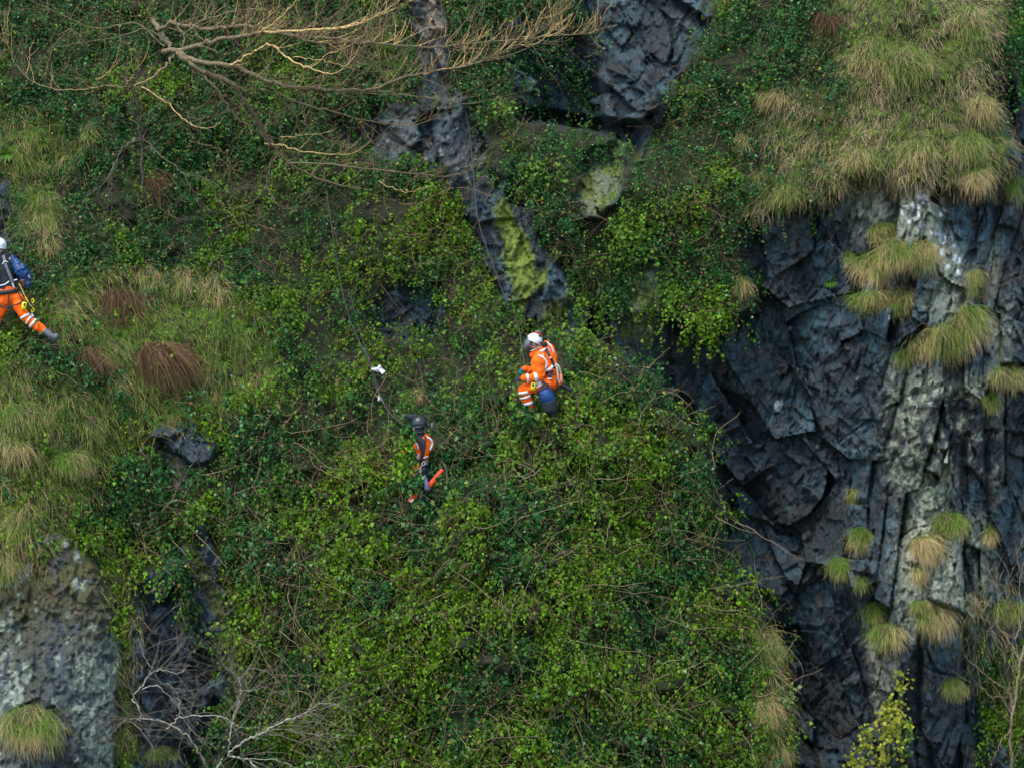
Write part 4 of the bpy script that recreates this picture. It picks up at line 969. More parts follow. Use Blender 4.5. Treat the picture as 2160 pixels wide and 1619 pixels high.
for x, y, r, lab in [(85,300,26,'bright green fern at upper left'),(15,325,22,'fern cut by the left edge above the worker'),(205,170,16,'small fern beneath the golden twigs'),(110,640,14,'little fern beside the left worker'),
      (525,690,20,'fern at the right end of the left slope'),(470,760,22,'fern low on the left slope'),(490,830,20,'fern above the dense ivy'),(370,730,18,'dark fern above the largest bracken clump'),(320,600,20,'fern beside the straw tufts'),
      (100,385,18,'fern above the long hanging tussock'),(1750,595,16,'narrow fern tuft on dark rock left of the big clump')]:
    fern(x, y, r, lab)
# ------------------------------------------------------------------ people and their gear
def capsule(path, rad, sides=14):
    """closed loft along a path; rad = list of r or (rx, ry)"""
    p = np.array([list(v) for v in path], float); r = [(a, a) if np.isscalar(a) else a for a in rad]
    if len(p) > 2 or True:
        n = 5; PP = []; RR = []
        q = np.vstack([2 * p[0] - p[1], p, 2 * p[-1] - p[-2]])
        for i in range(1, len(q) - 2):
            for k in range(n):
                t = k / n; a, b, c, d = q[i - 1], q[i], q[i + 1], q[i + 2]
                PP.append(0.5 * ((2 * b) + (c - a) * t + (2 * a - 5 * b + 4 * c - d) * t * t + (3 * b - a - 3 * c + d) * t ** 3))
                RR.append(np.array(r[i - 1]) * (1 - t) + np.array(r[i]) * t)
        PP.append(p[-1]); RR.append(np.array(r[-1])); PP = np.array(PP); RR = np.array(RR)
    # rounded ends
    def cap(c, d, rr, first):
        o = []
        for a in (15, 40, 65, 85):
            a = math.radians(a) ; s = math.sin(math.radians(90) - a); h = math.sin(a) if False else math.cos(math.radians(90) - a)
            o.append((c + d * (rr.mean() * 0.8 * math.sin(a)), rr * math.cos(a)))
        return o
    T0 = PP[0] - PP[1]; T0 /= np.linalg.norm(T0) + 1e-9; T1 = PP[-1] - PP[-2]; T1 /= np.linalg.norm(T1) + 1e-9
    a0 = cap(PP[0], T0, RR[0], True)[::-1]; a1 = cap(PP[-1], T1, RR[-1], False)
    PP = np.vstack([[x[0] for x in a0], PP, [x[0] for x in a1]]); RR = np.vstack([[x[1] for x in a0], RR, [x[1] for x in a1]])
    T = unit(np.gradient(PP, axis=0)); refv = np.array([0, 1.0, 0.05])
    A = unit(np.cross(refv[None], T) + 1e-6); B = np.cross(T, A)
    an = np.arange(sides) * 2 * math.pi / sides
    V = PP[:, None] + A[:, None] * (RR[:, 0:1] * np.cos(an)[None])[..., None] + B[:, None] * (RR[:, 1:2] * np.sin(an)[None])[..., None]
    K = len(PP); V = V.reshape(-1, 3); i = np.arange(K - 1)[:, None] * sides; j = np.arange(sides)[None]; j2 = (j + 1) % sides
    F = np.stack([i + j, i + j2, i + sides + j2, i + sides + j], -1).reshape(-1, 4)
    V = np.vstack([V, PP[0], PP[-1]]); c0 = len(V) - 2; c1 = len(V) - 1
    tris = [(c0, (k + 1) % sides, k) for k in range(sides)] + [(c1, (K - 1) * sides + k, (K - 1) * sides + (k + 1) % sides) for k in range(sides)]
    return V, [tuple(f) for f in F] + tris

def mesh_pieces(name, pieces, mat, parent, remesh=None, folds=0.0, smooth_=True, fs=0.12):
    V = []; F = []
    for v, f in pieces:
        o = len(V); V += [tuple(a) for a in v]; F += [tuple(int(x) + o for x in q) for q in f]
    me = bpy.data.meshes.new(name); me.from_pydata(V, [], F)
    o = bpy.data.objects.new(name, me); COL.objects.link(o)
    if remesh:
        m = o.modifiers.new('r', 'REMESH'); m.mode = 'VOXEL'; m.voxel_size = remesh; m.use_smooth_shade = True
        m = o.modifiers.new('s', 'SMOOTH'); m.factor = 0.6; m.iterations = 4
        if folds:
            t = bpy.data.textures.new('cloth_folds', 'CLOUDS'); t.noise_scale = fs; t.noise_depth = 2
            m = o.modifiers.new('d', 'DISPLACE'); m.texture = t; m.strength = folds; m.mid_level = 0.5
        dg = bpy.context.evaluated_depsgraph_get(); me2 = bpy.data.meshes.new_from_object(o.evaluated_get(dg))
        o.modifiers.clear(); o.data = me2; me = me2; me.name = name
    me.polygons.foreach_set('use_smooth', np.full(len(me.polygons), smooth_)); 
    me.materials.clear(); me.materials.append(mat); o.parent = parent; return o

def cyl(a, b, ra, rb=None, sides=14, bevel=True):
    rb = ra if rb is None else rb; a = np.array(a, float); b = np.array(b, float); t = unit(b - a)
    A = unit(np.cross(np.array([0.02, 1.0, 0.1]), t)); B = np.cross(t, A); an = np.arange(sides) * 2 * math.pi / sides
    rings = [(0, ra * .9), (0.04, ra), (0.96, rb), (1, rb * .9)] if bevel else [(0, ra), (1, rb)]
    V = np.array([a + (b - a) * k + r * (math.cos(x) * A + math.sin(x) * B) for k, r in rings for x in an])
    F = []
    for i in range(len(rings) - 1):
        for j in range(sides): F.append((i * sides + j, i * sides + (j + 1) % sides, (i + 1) * sides + (j + 1) % sides, (i + 1) * sides + j))
    F.append(tuple(range(sides))[::-1]); F.append(tuple((len(rings) - 1) * sides + j for j in range(sides)))
    return V, F

def ellipsoid(c, r, rot=None, nu=20, nv=12, cut=None):
    c = np.array(c, float); V = []; F = []
    for i in range(nv + 1):
        th = math.pi * i / nv
        if cut is not None: th = min(th, cut)
        for j in range(nu):
            ph = 2 * math.pi * j / nu; V.append((math.sin(th) * math.cos(ph) * r[0], math.sin(th) * math.sin(ph) * r[1], math.cos(th) * r[2]))
    for i in range(nv):
        for j in range(nu): F.append((i * nu + j, i * nu + (j + 1) % nu, (i + 1) * nu + (j + 1) % nu, (i + 1) * nu + j)[::-1])
    V = np.array(V)
    if rot is not None: V = V @ np.array(Matrix.Rotation(rot[0], 3, 'X')).T @ np.array(Matrix.Rotation(rot[1], 3, 'Y')).T @ np.array(Matrix.Rotation(rot[2], 3, 'Z')).T
    return V + c, F

def box(c, s, ry=0.0, rz=0.0, b=0.15):
    c = np.array(c, float); x, y, z = [v / 2 for v in s]; m = min(x, y, z) * b * 2
    V = []
    for zz, k in ((-z, m), (-z + m, 0), (z - m, 0), (z, m)):
        V += [(-x + k + (0 if k else 0), -y + k, zz), (x - k, -y + k, zz), (x - k, y - k, zz), (-x + k, y - k, zz)]
    F = [(3, 2, 1, 0)] + [(i * 4 + j, i * 4 + (j + 1) % 4, (i + 1) * 4 + (j + 1) % 4, (i + 1) * 4 + j) for i in range(3) for j in range(4)] + [(12, 13, 14, 15)]
    R = Matrix.Rotation(rz, 3, 'Z') @ Matrix.Rotation(ry, 3, 'Y')
    return np.array(V) @ np.array(R).T + c, F

def hand(base, d, palmn, L=0.18):
    """five separate curled fingers round a grip"""
    base = np.array(base, float); d = unit(np.array(d, float)); pn = unit(np.array(palmn, float)); s = np.cross(d, pn)
    out = [capsule([base, base + d * L * .28, base + d * L * .5], [(.026, .022), (.042, .020), (.038, .017)])]
    for i, l in enumerate((.40, .47, .44, .34)):
        o = base + d * L * .48 + s * (i - 1.5) * .0195; q = [o]; dd = d.copy()
        for k in range(3):
            dd = unit(dd + pn * .75); q.append(q[-1] + dd * L * l / 3)
        out.append(capsule(q, [.0105, .010, .009, .008], 8))
    o = base + d * L * .15 + s * -.035; dd = unit(d * .6 - s * .7 + pn * .4)
    out.append(capsule([o, o + dd * .035, o + unit(dd + pn * .8 + d * .3) * .06], [.013, .012, .010], 8)); return out

ORANGE = mat_solid('hi_vis_orange', (0.85, 0.115, 0.007), 0.75, 0.15, 0.22, 9, 0.4, 35)
REFL = mat_solid('reflective_tape', (0.50, 0.52, 0.54), 0.4, 0.5, 0.08, 30)
WHITE = mat_solid('white_shell', (0.60, 0.63, 0.66), 0.35, 0.5, 0.06, 20)
BLACK = mat_solid('black_webbing', (0.022, 0.022, 0.026), 0.7, 0.3, 0.2, 30)
DGREY = mat_solid('dark_cloth', (0.014, 0.019, 0.024), 0.8, 0.25, 0.25, 20, 0.3, 40)
MGREY = mat_solid('grey_plastic', (0.075, 0.090, 0.105), 0.45, 0.45, 0.15, 20)
NAVYSH = mat_solid('dark_helmet_shell', (0.010, 0.018, 0.022), 0.35, 0.4, 0.15, 12)
BLUE = mat_solid('blue_bag_fabric', (0.004, 0.035, 0.13), 0.5, 0.35, 0.25, 10, 0.4, 25)
NAVY = mat_solid('navy_trousers', (0.02, 0.03, 0.06), 0.8, 0.2, 0.2, 15)
YELL = mat_solid('yellow_plastic', (0.62, 0.55, 0.02), 0.5, 0.4, 0.1, 20)
RED = mat_solid('red_scabbard', (0.80, 0.055, 0.012), 0.35, 0.45, 0.08, 15)
CREAMR = mat_solid('cream_rope', (0.50, 0.42, 0.22), 0.8, 0.2, 0.2, 60)
BROWN = mat_solid('brown_leather', (0.09, 0.035, 0.025), 0.6, 0.3, 0.2, 30)
SKIN = mat_solid('skin', (0.42, 0.24, 0.17), 0.5, 0.4, 0.06, 20)
TEAL = mat_solid('teal_cloth', (0.01, 0.09, 0.10), 0.7, 0.3, 0.2, 20)
GREYBL = mat_solid('blue_grey_bottle', (0.11, 0.13, 0.22), 0.4, 0.5, 0.1, 20)
ROPEK = mat_solid('dark_rope', (0.05, 0.055, 0.055), 0.8, 0.2, 0.3, 60)
HAIR = mat_solid('hair', (0.03, 0.02, 0.015), 0.7, 0.3, 0.2, 80)

def head(c, face, r=0.098):
    """skull, jaw, nose, ears and neck in one list of pieces; face = unit facing vector"""
    c = np.array(c, float); f = unit(np.array(face, float)); up = np.array([0, 0, 1.0]); up = unit(up - f * (up @ f)); s = np.cross(f, up)
    return [ellipsoid(c, (r * .86, r * .95, r * 1.12)), ellipsoid(c + f * r * .35 - up * r * .62, (r * .58, r * .6, r * .55)),
            capsule([c + f * r * .88 + up * .015, c + f * r * 1.14 - up * .03], [.010, .016], 8),
            ellipsoid(c + s * r * .9 - up * .01, (.012, .022, .03)), ellipsoid(c - s * r * .9 - up * .01, (.022, .016, .03))]
def face_bits(c, face, parent, r=0.098):
    c = np.array(c, float); f = unit(np.array(face, float)); up = np.array([0, 0, 1.0]); up = unit(up - f * (up @ f)); s = np.cross(f, up)
    for k in (-1, 1): mesh_pieces('eye', [ellipsoid(c + f * r * .88 + s * k * .033, (.013, .013, .010))], WHITE if False else HAIR, parent)
    mesh_pieces('mouth', [capsule([c + f * r * .90 - up * .065 - s * .022, c + f * r * .95 - up * .067, c + f * r * .90 - up * .065 + s * .022], [.004, .006, .004], 8)], BROWN, parent)

def band(pa, pb, ra, rb, parent, name='reflective_band', mat=None):
    return mesh_pieces(name, [cyl(pa, pb, ra, rb, 20, False)], mat or REFL, parent)
def strap(path, w, parent, name='harness_strap', mat=None):
    return mesh_pieces(name, [capsule(path, [(w, .006)] * len(path), 8)], mat or BLACK, parent)
def rope(path, r, parent, name='rope', mat=None):
    return mesh_pieces(name, [capsule(path, [r] * len(path), 6)], mat or CREAMR, parent)

# --- worker 1: white helmet, orange suit, centre
d1 = depth1(1150, 850) + 0.36
w1 = empty('person', P(1140.8, 848.6, d1)); tag(w1, 'rope access worker in white helmet and full orange hi-vis suit looking down, centre', 'person', 'rope access workers on the crag')
def A(cx, cy, y=0.0): return ((cx - 700) / 979, y, (1300 - cy) / 979)
fc = (-0.8, 0.25, -0.6)
mesh_pieces('body', head(A(610, 370, .02), fc) + [capsule([A(640, 430, .03), A(720, 520, .04)], [.055, .06]),
  capsule([A(740, 520, .03), A(790, 700, .03), A(820, 980, .03)], [(.14, .09), (.15, .11), (.14, .11)]),
  capsule([A(710, 570, -.14), A(690, 880, -.2), A(430, 930, -.22)], [.055, .045, .035]), capsule([A(780, 560, .18), A(600, 790, .26), A(430, 770, .2)], [.05, .04, .035]),
  capsule([A(800, 1020, -.07), A(450, 1090, -.12), A(540, 1460, -.04)], [.08, .06, .045]), capsule([A(870, 970, .12), A(970, 930, .12), A(1010, 1020, .06)], [.06, .045, .035])], SKIN, w1, 0.018)
face_bits(A(610, 370, .02), fc, w1)
mesh_pieces('jacket', [capsule([A(700, 500, .02), A(780, 620, .02), A(810, 760, .02), A(830, 880, .03)], [(.11, .10), (.165, .135), (.15, .13), (.135, .12)]),
  capsule([A(770, 385, .08), A(850, 480, .08), A(885, 620, .06), A(880, 700, .05)], [.055, .085, .075, .05]),
  capsule([A(690, 560, -.10), A(655, 680, -.16), A(665, 800, -.19), A(690, 880, -.20)], [.085, .115, .10, .08]),
  capsule([A(690, 890, -.20), A(560, 915, -.22), A(425, 925, -.24)], [.078, .072, .056]),
  capsule([A(780, 560, .17), A(600, 780, .26), A(430, 770, .2)], [.08, .065, .05]), capsule([A(560, 560, .0), A(640, 530, -.02), A(720, 500, -.02)], [.05, .055, .06])], ORANGE, w1, 0.012, 0.04, fs=.07)
mesh_pieces('trousers', [capsule([A(830, 880, .03), A(850, 960, .02), A(845, 1010, 0)], [(.125, .12), (.135, .13), (.12, .13)]),
  capsule([A(800, 1000, -.08), A(640, 1050, -.12), A(440, 1090, -.13)], [.105, .10, .085]), capsule([A(430, 1080, -.13), A(460, 1230, -.11), A(530, 1400, -.06)], [.09, .085, .068]),
  capsule([A(880, 960, .10), A(980, 900, .10), A(1000, 1020, .06)], [.10, .07, .06])], ORANGE, w1, 0.012, 0.04, fs=.07)
mesh_pieces('hood', [capsule([A(650, 515, -.04), A(690, 470, -.06), A(745, 440, -.04)], [.03, .045, .04])], ORANGE, w1, 0.01)
mesh_pieces('collar_lining', [capsule([A(650, 530, -.10), A(710, 500, -.115), A(775, 455, -.10)], [(.012, .012), (.028, .014), (.012, .012)], 10)], REFL, w1)
for pa, pb, ra, rb in [(A(590, 905, -.215), A(640, 895, -.208), .084, .086), (A(470, 920, -.235), A(505, 917, -.23), .073, .076)]: band(pa, pb, ra, rb, w1)
for pa, pb, ra, rb in [(A(434, 1120, -.128), A(443, 1165, -.124), .100, .098), (A(452, 1195, -.118), A(462, 1225, -.112), .098, .096), (A(490, 1290, -.095), A(503, 1335, -.088), .091, .087)]: band(pa, pb, ra, rb, w1)
strap([A(660, 560, -.205), A(740, 600, -.215), A(790, 680, -.20), A(770, 760, -.19)], .016, w1, 'reflective_band', REFL)
strap([A(760, 800, -.155), A(830, 780, -.155), A(885, 730, -.11)], .022, w1, 'reflective_band', REFL)
strap([A(800, 360, -.01), A(860, 420, -.03), A(905, 520, -.02)], .012, w1, 'reflective_band', REFL)
mesh_pieces('helmet', [ellipsoid(A(600, 325, .0), (.128, .118, .112), (0, 0.42, 0), 24, 14, 1.85)], WHITE, w1)
for q in ((700, 365), (632, 405), (680, 262)): mesh_pieces('helmet_fitting', [ellipsoid(A(q[0], q[1], -.105 if q[0] != 680 else -.07), (.022, .012, .018))], BLACK, w1)
mesh_pieces('helmet_rim', [capsule([A(490, 255, -.07), A(495, 360, -.10), A(560, 440, -.12), A(650, 430, -.115), A(715, 385, -.08)], [.009] * 5, 8)], MGREY, w1)
vis = ellipsoid(A(500, 385, .0), (.068, .115, .115), (0, 0.35, 0), 18, 10); mesh_pieces('visor', [vis], MGREY, w1)
mesh_pieces('chin_strap', [capsule([A(690, 420, -.10), A(600, 470, -.11), A(545, 495, -.09)], [(.007, .004)] * 3, 6)], WHITE, w1)
mesh_pieces('ear_defender', [ellipsoid(A(762, 392, -.10), (.050, .028, .046), (0, .3, 0))], DGREY, w1)
mesh_pieces('ear_defender', [ellipsoid(A(660, 195, .02), (.056, .045, .028), (0, .15, 0)), cyl(A(655, 215, .02), A(652, 232, .02), .045, .04)], MGREY, w1)
strap([A(580, 205, .0), A(640, 215, -.03), A(710, 240, -.02)], .006, w1, 'headband', RED)
mesh_pieces('glove', hand(A(415, 930, -.24), (-1, -.05, -.15), (-.1, .9, -.5)), BLACK, w1, .006)
mesh_pieces('glove', hand(A(425, 770, .19), (-.6, -.2, -.8), (.5, .8, 0)), TEAL, w1, .006)
# harness
mesh_pieces('waist_belt', [cyl(A(800, 815, .03), A(808, 850, .03), .158, .152, 24, False)], BLACK, w1)
strap([A(780, 450, -.07), A(830, 560, -.14), A(880, 650, -.12), A(920, 760, -.09)], .020, w1)
strap([A(825, 800, -.15), A(845, 920, -.155), A(850, 1050, -.14)], .022, w1)
strap([A(750, 890, -.15), A(860, 880, -.14), A(920, 840, -.09)], .010, w1)
mesh_pieces('leg_loop', [capsule([A(690, 960, -.19), A(780, 1010, -.20), A(850, 1060, -.13)], [(.018, .008)] * 3, 8)], BLACK, w1)
mesh_pieces('buckle', [box(A(838, 930, -.172), (.062, .012, .022))], REFL, w1)
mesh_pieces('buckle', [box(A(850, 600, -.155), (.03, .012, .03), .7)], REFL, w1)
mesh_pieces('radio', [box(A(577, 1045, -.245), (.068, .035, .118), .05)], YELL, w1); mesh_pieces('radio_screen', [box(A(575, 1022, -.265), (.034, .006, .042), .05)], BLACK, w1)
def ring(c, rx, rz, r, parent, name, mat, ry=0):
    k = 14; p = [(c[0] + rx * math.cos(a) * math.cos(ry) + rz * math.sin(a) * math.sin(ry), c[1] + .01 * math.sin(2 * a), c[2] + rz * math.sin(a) * math.cos(ry) - rx * math.cos(a) * math.sin(ry)) for a in np.linspace(0, 2 * math.pi, k)]
    return mesh_pieces(name, [capsule(p, [r] * k, 6)], mat, parent)
for q, ry in (((640, 1030), .2), ((665, 990), -.4), ((690, 1010), .6)): ring(A(q[0], q[1], -.24), .020, .042, .006, w1, 'carabiner', REFL, ry)
mesh_pieces('leather_pouch', [box(A(735, 1070, -.235), (.085, .05, .12), .3)], BROWN, w1)
mesh_pieces('strap_tail', [capsule([A(710, 930, -.24), A(715, 1000, -.25), A(740, 1100, -.25)], [.006] * 3, 6)], BROWN, w1)
for k, (ox, cl) in enumerate(((0, CREAMR), (16, BLACK), (-16, REFL))):
    rope([A(940 + ox, 690, -.10), A(985 + ox, 730, -.13), A(1020 + ox, 830, -.12), A(1030 + ox, 930, -.11), A(1000 + ox, 990, -.12), A(975 + ox, 900, -.14), A(965 + ox, 780, -.13), A(930 + ox, 710, -.12)], .0048, w1, 'rope_coil', cl)
strap([A(960, 800, -.10), A(965, 950, -.12), A(965, 1080, -.10)], .014, w1, 'harness_strap')
mesh_pieces('boot', [capsule([A(1030, 1030, .04), A(1090, 1060, .02), A(1175, 1105, 0)], [.045, .042, .03])], DGREY, w1, .009)
mesh_pieces('boot', [capsule([A(530, 1400, -.06), A(560, 1480, -.06), A(480, 1500, -.1)], [.055, .05, .04])], DGREY, w1, .009)
# bag hung from worker 1's harness
b1 = empty('tool_bag', A(760, 1090) and P(1050 + 780 / 7.71, 680 + 1200 / 7.71, d1 + .2)); tag(b1, 'blue and black cylindrical tool bag hanging under the white-helmeted worker', 'bag')
def B(cx, cy, y=0.0): return ((cx - 780) / 979, y, (1200 - cy) / 979)
mesh_pieces('bag_body', [cyl(B(745, 1085), B(835, 1300), .100, .125, 20)], BLUE, b1)
mesh_pieces('bag_base', [capsule([B(835, 1300), B(850, 1400)], [.128, .118], 20)], DGREY, b1)
mesh_pieces('bag_rim', [cyl(B(740, 1075), B(748, 1095), .104, .104, 20, False)], NAVY, b1)
mesh_pieces('bag_strap', [capsule([B(700, 1080, -.07), B(770, 1000, -.06), B(820, 1090, -.06)], [(.010, .005)] * 3, 8)], BLACK, b1)
# steel bar beside worker 1
s1 = empty('steel_bar', P(1050 + 1100 / 7.71, 680 + 1310 / 7.71, d1)); tag(s1, 'thin grey steel bar sticking out right of the blue tool bag', 'tool')
mesh_pieces('shaft', [cyl((0, 0, 0), (.20, -.05, .06), .007)], MGREY, s1); mesh_pieces('tip', [ellipsoid((0, 0, 0), (.018, .012, .012))], WHITE, s1)

# --- worker 2: dark helmet, seen from behind, half sunk in ivy
d2 = depth1(890, 990) + 0.42
w2 = empty('person', P(887.9, 995.9, d2)); tag(w2, 'rope access worker in dark helmet and orange vest, back turned, half hidden by ivy', 'person', 'rope access workers on the crag')
def E(cx, cy, y=0.0): return ((cx - 500) / 935, y, (1000 - cy) / 935)
fc = (-.35, .9, -.2)
mesh_pieces('body', head(E(470, 320, .02), fc) + [capsule([E(470, 380, .02), E(480, 470, .02)], [.06, .062]), capsule([E(500, 490, .02), E(500, 650, .02), E(470, 960, .02)], [(.15, .09), (.15, .10), (.14, .11)]),
  capsule([E(640, 540, .03), E(645, 640, .10), E(560, 760, .30)], [.036, .03, .024]), capsule([E(340, 560, .03), E(260, 690, .09), E(320, 820, .3)], [.036, .03, .024]),
  capsule([E(540, 960, .03), E(560, 1250, .12), E(540, 1560, .08)], [.085, .065, .05]), capsule([E(400, 960, .03), E(360, 1250, .12), E(380, 1560, .1)], [.085, .065, .05])], SKIN, w2, 0.018)
face_bits(E(470, 320, .02), fc, w2)
mesh_pieces('vest', [capsule([E(490, 500, .02), E(500, 620, .02), E(490, 800, .02)], [(.17, .115), (.165, .13), (.13, .115)]),
  capsule([E(600, 500, .02), E(640, 570, .03), E(650, 650, .08)], [.065, .068, .055]), capsule([E(390, 520, .02), E(300, 620, .05), E(240, 700, .06)], [.065, .06, .055]), capsule([E(240, 700, .06), E(320, 820, .3)], [.055, .045]), capsule([E(650, 640, .08), E(565, 755, .3)], [.058, .052])], ORANGE, w2, .012, .018, fs=.09)
mesh_pieces('undershirt', [capsule([E(420, 470, .0), E(480, 450, -.01), E(560, 475, .0)], [.055, .075, .05]), capsule([E(470, 330, -.02), E(480, 450, -.02)], [.088, .085])], DGREY, w2, .012)
mesh_pieces('trousers', [capsule([E(480, 820, .02), E(460, 960, .02)], [(.135, .12), (.15, .13)]), capsule([E(540, 960, .03), E(560, 1250, .12), E(545, 1520, .08)], [.10, .085, .07]),
  capsule([E(400, 960, .03), E(360, 1250, .12), E(380, 1520, .1)], [.10, .085, .07])], NAVY, w2, .012, .015)
mesh_pieces('hip_panel', [capsule([E(330, 950, -.07), E(400, 940, -.10), E(470, 930, -.11)], [(.045, .05)] * 3)], ORANGE, w2, .012)
for k in ((540, 1530, .08), (385, 1530, .1)): mesh_pieces('boot', [capsule([E(k[0], k[1], k[2]), E(k[0], k[1] + 60, k[2]), E(k[0], k[1] + 80, k[2] + .14)], [.06, .055, .04])], DGREY, w2, .01)
mesh_pieces('helmet', [ellipsoid(E(475, 265, .0), (.142, .145, .140), (0, -.12, 0), 24, 14, 1.95)], NAVYSH, w2)
mesh_pieces('visor', [capsule([E(250, 150, .06), E(330, 165, .08), E(420, 165, .05)], [(.02, .012), (.05, .03), (.05, .03)], 12)], DGREY, w2)
mesh_pieces('helmet_rim', [capsule([E(355, 340, -.09), E(430, 390, -.12), E(530, 385, -.12), E(600, 330, -.08)], [.010] * 4, 8)], BLACK, w2)
mesh_pieces('ear_defender', [ellipsoid(E(668, 300, .0), (.028, .045, .062))], MGREY, w2); mesh_pieces('ear_defender', [ellipsoid(E(318, 310, .04), (.028, .045, .058))], DGREY, w2)
mesh_pieces('ear_defender_arm', [capsule([E(560, 250, -.05), E(620, 260, -.03), E(655, 280, -.02)], [.008] * 3, 8)], BLACK, w2)
mesh_pieces('back_harness', [capsule([E(450, 470, -.10), E(520, 560, -.135), E(535, 680, -.14), E(510, 800, -.13), E(500, 850, -.12)], [(.055, .018), (.060, .018), (.030, .015), (.020, .012), (.025, .012)], 12)], DGREY, w2)
mesh_pieces('back_harness', [capsule([E(570, 450, -.09), E(565, 560, -.13), E(545, 680, -.14)], [(.014, .008)] * 3, 8)], BLACK, w2)
strap([E(585, 460, -.085), E(650, 500, -.075), E(672, 570, -.055), E(640, 655, -.055)], .016, w2, 'reflective_band', REFL)
strap([E(535, 775, -.125), E(570, 768, -.115), E(605, 762, -.09)], .014, w2, 'reflective_band', REFL)
strap([E(410, 835, -.11), E(450, 780, -.125), E(465, 720, -.13)], .018, w2, 'reflective_band', REFL)
strap([E(400, 545, -.11), E(450, 580, -.12), E(460, 640, -.12)], .014, w2, 'reflective_band', REFL)
strap([E(333, 900, -.12), E(335, 985, -.12)], .007, w2, 'reflective_band', REFL)
strap([E(405, 858, -.13), E(465, 860, -.14), E(450, 900, -.14)], .015, w2, 'yellow_strap', YELL)
mesh_pieces('waist_belt', [cyl(E(478, 865, .02), E(474, 905, .02), .155, .158, 24, False)], BLACK, w2)
for q, c in (((430, 1000), TEAL), ((385, 1020), REFL), ((540, 1045), TEAL), ((470, 960), REFL), ((545, 860), REFL)): ring(E(q[0], q[1], -.17), .018, .036, .006, w2, 'carabiner', c, .3)
mesh_pieces('gear_loop', [capsule([E(360, 930, -.12), E(430, 1040, -.17), E(520, 1000, -.17)], [.009] * 3, 6)], BLACK, w2)
mesh_pieces('glove', hand(E(560, 760, .31), (-.5, .6, -.3), (-.3, .2, -.9)), BLACK, w2, .006); mesh_pieces('glove', hand(E(320, 820, .31), (.4, .6, -.3), (.3, .2, -.9)), BLACK, w2, .006)
# chainsaw in its red bar cover hung from worker 2
cs = empty('chainsaw', P(820 + 560 / 7.36, 860 + 1220 / 7.36, d2 + .22)); tag(cs, 'chainsaw hanging in a bright red bar cover below the dark-helmeted worker', 'chainsaw')
def H(cx, cy, y=0.0): return ((cx - 560) / 935, y, (1220 - cy) / 935)
mesh_pieces('bar_cover', [capsule([H(625, 1205), H(720, 1090), H(818, 968)], [(.040, .012), (.036, .012), (.026, .010)], 14)], RED, cs)
mesh_pieces('cover_end', [capsule([H(455, 1275, -.02), H(400, 1360, -.02), H(345, 1435, -.02)], [(.028, .012), (.052, .016), (.045, .014)], 14)], RED, cs)
mesh_pieces('logo_patch', [capsule([H(350, 1440, -.045), H(385, 1415, -.045)], [(.022, .003)] * 2, 8)], WHITE, cs)
mesh_pieces('saw_body', [box(H(590, 1225, .05), (.16, .09, .10), -.8), capsule([H(560, 1150, .05), H(640, 1180, .05), H(650, 1260, .05)], [.012] * 3, 8)], BLACK, cs, .008)
bo = empty('bottle', P(820 + 580 / 7.36, 860 + 1170 / 7.36, d2 + .3)); tag(bo, 'blue-grey bottle hung in front of the chainsaw', 'bottle')
mesh_pieces('flask', [cyl((-.025, 0, .09), (.022, 0, -.10), .040, .046, 18)], GREYBL, bo); mesh_pieces('cap', [cyl((-.034, 0, .125), (-.026, 0, .09), .026, .03, 14)], TEAL, bo)
for i, pts in enumerate(([E(540, 830, -.15), E(560, 1000, -.17), E(610, 1100, -.16), E(600, 1300, -.16)], [E(520, 850, -.16), E(500, 1000, -.18), E(520, 1200, -.17), E(470, 1400, -.18)], [E(500, 900, -.16), E(510, 1100, -.18), E(530, 1250, -.18), E(490, 1390, -.18)], [E(585, 1270, -.17), E(583, 1350, -.17), E(585, 1435, -.17)])):
    rope(pts, .006, w2, 'lanyard', [BLACK, CREAMR, REFL, MGREY][i])

# --- worker 3: left edge, white helmet, black jacket, orange trousers
d3_ = max(depth1(40, 640), depth1(90, 700)) + 0.26
w3 = empty('person', P(16.06, 624.6, d3_)); tag(w3, 'rope access worker at the left edge in black jacket and orange trousers, leg stretched right', 'person', 'rope access workers on the crag')
def G(cx, cy, y=0.0): return ((cx - 100) / 791, y, (900 - cy) / 791)
fc = (-.7, .6, -.1)
mesh_pieces('body', head(G(-20, 290, .02), fc) + [capsule([G(0, 350, .02), G(20, 430, .02)], [.06, .065]), capsule([G(40, 440, .02), G(70, 620, .02), G(110, 880, .02)], [(.16, .09), (.15, .10), (.15, .11)]),
  capsule([G(140, 480, .03), G(190, 620, .12), G(120, 700, .3)], [.04, .036, .032]), capsule([G(-90, 470, .02), G(-160, 660, .1), G(-60, 760, .3)], [.05, .042, .035]),
  capsule([G(200, 960, 0), G(360, 1190, -.05), G(640, 1380, -.05)], [.085, .065, .045]), capsule([G(40, 980, .0), G(-30, 1180, .1), G(-120, 1380, .1)], [.085, .065, .045])], SKIN, w3, .018)
face_bits(G(-20, 290, .02), fc, w3)
mesh_pieces('jacket', [capsule([G(10, 410, .02), G(50, 560, .02), G(80, 700, .02), G(100, 820, .02)], [(.17, .11), (.17, .125), (.155, .12), (.15, .12)]),
  capsule([G(130, 450, .02), G(180, 560, .06), G(200, 650, .14), G(130, 700, .28)], [.065, .06, .055, .045]), capsule([G(-90, 460, .02), G(-160, 640, .1), G(-80, 750, .28)], [.065, .06, .045])], DGREY, w3, .012, .018, fs=.09)
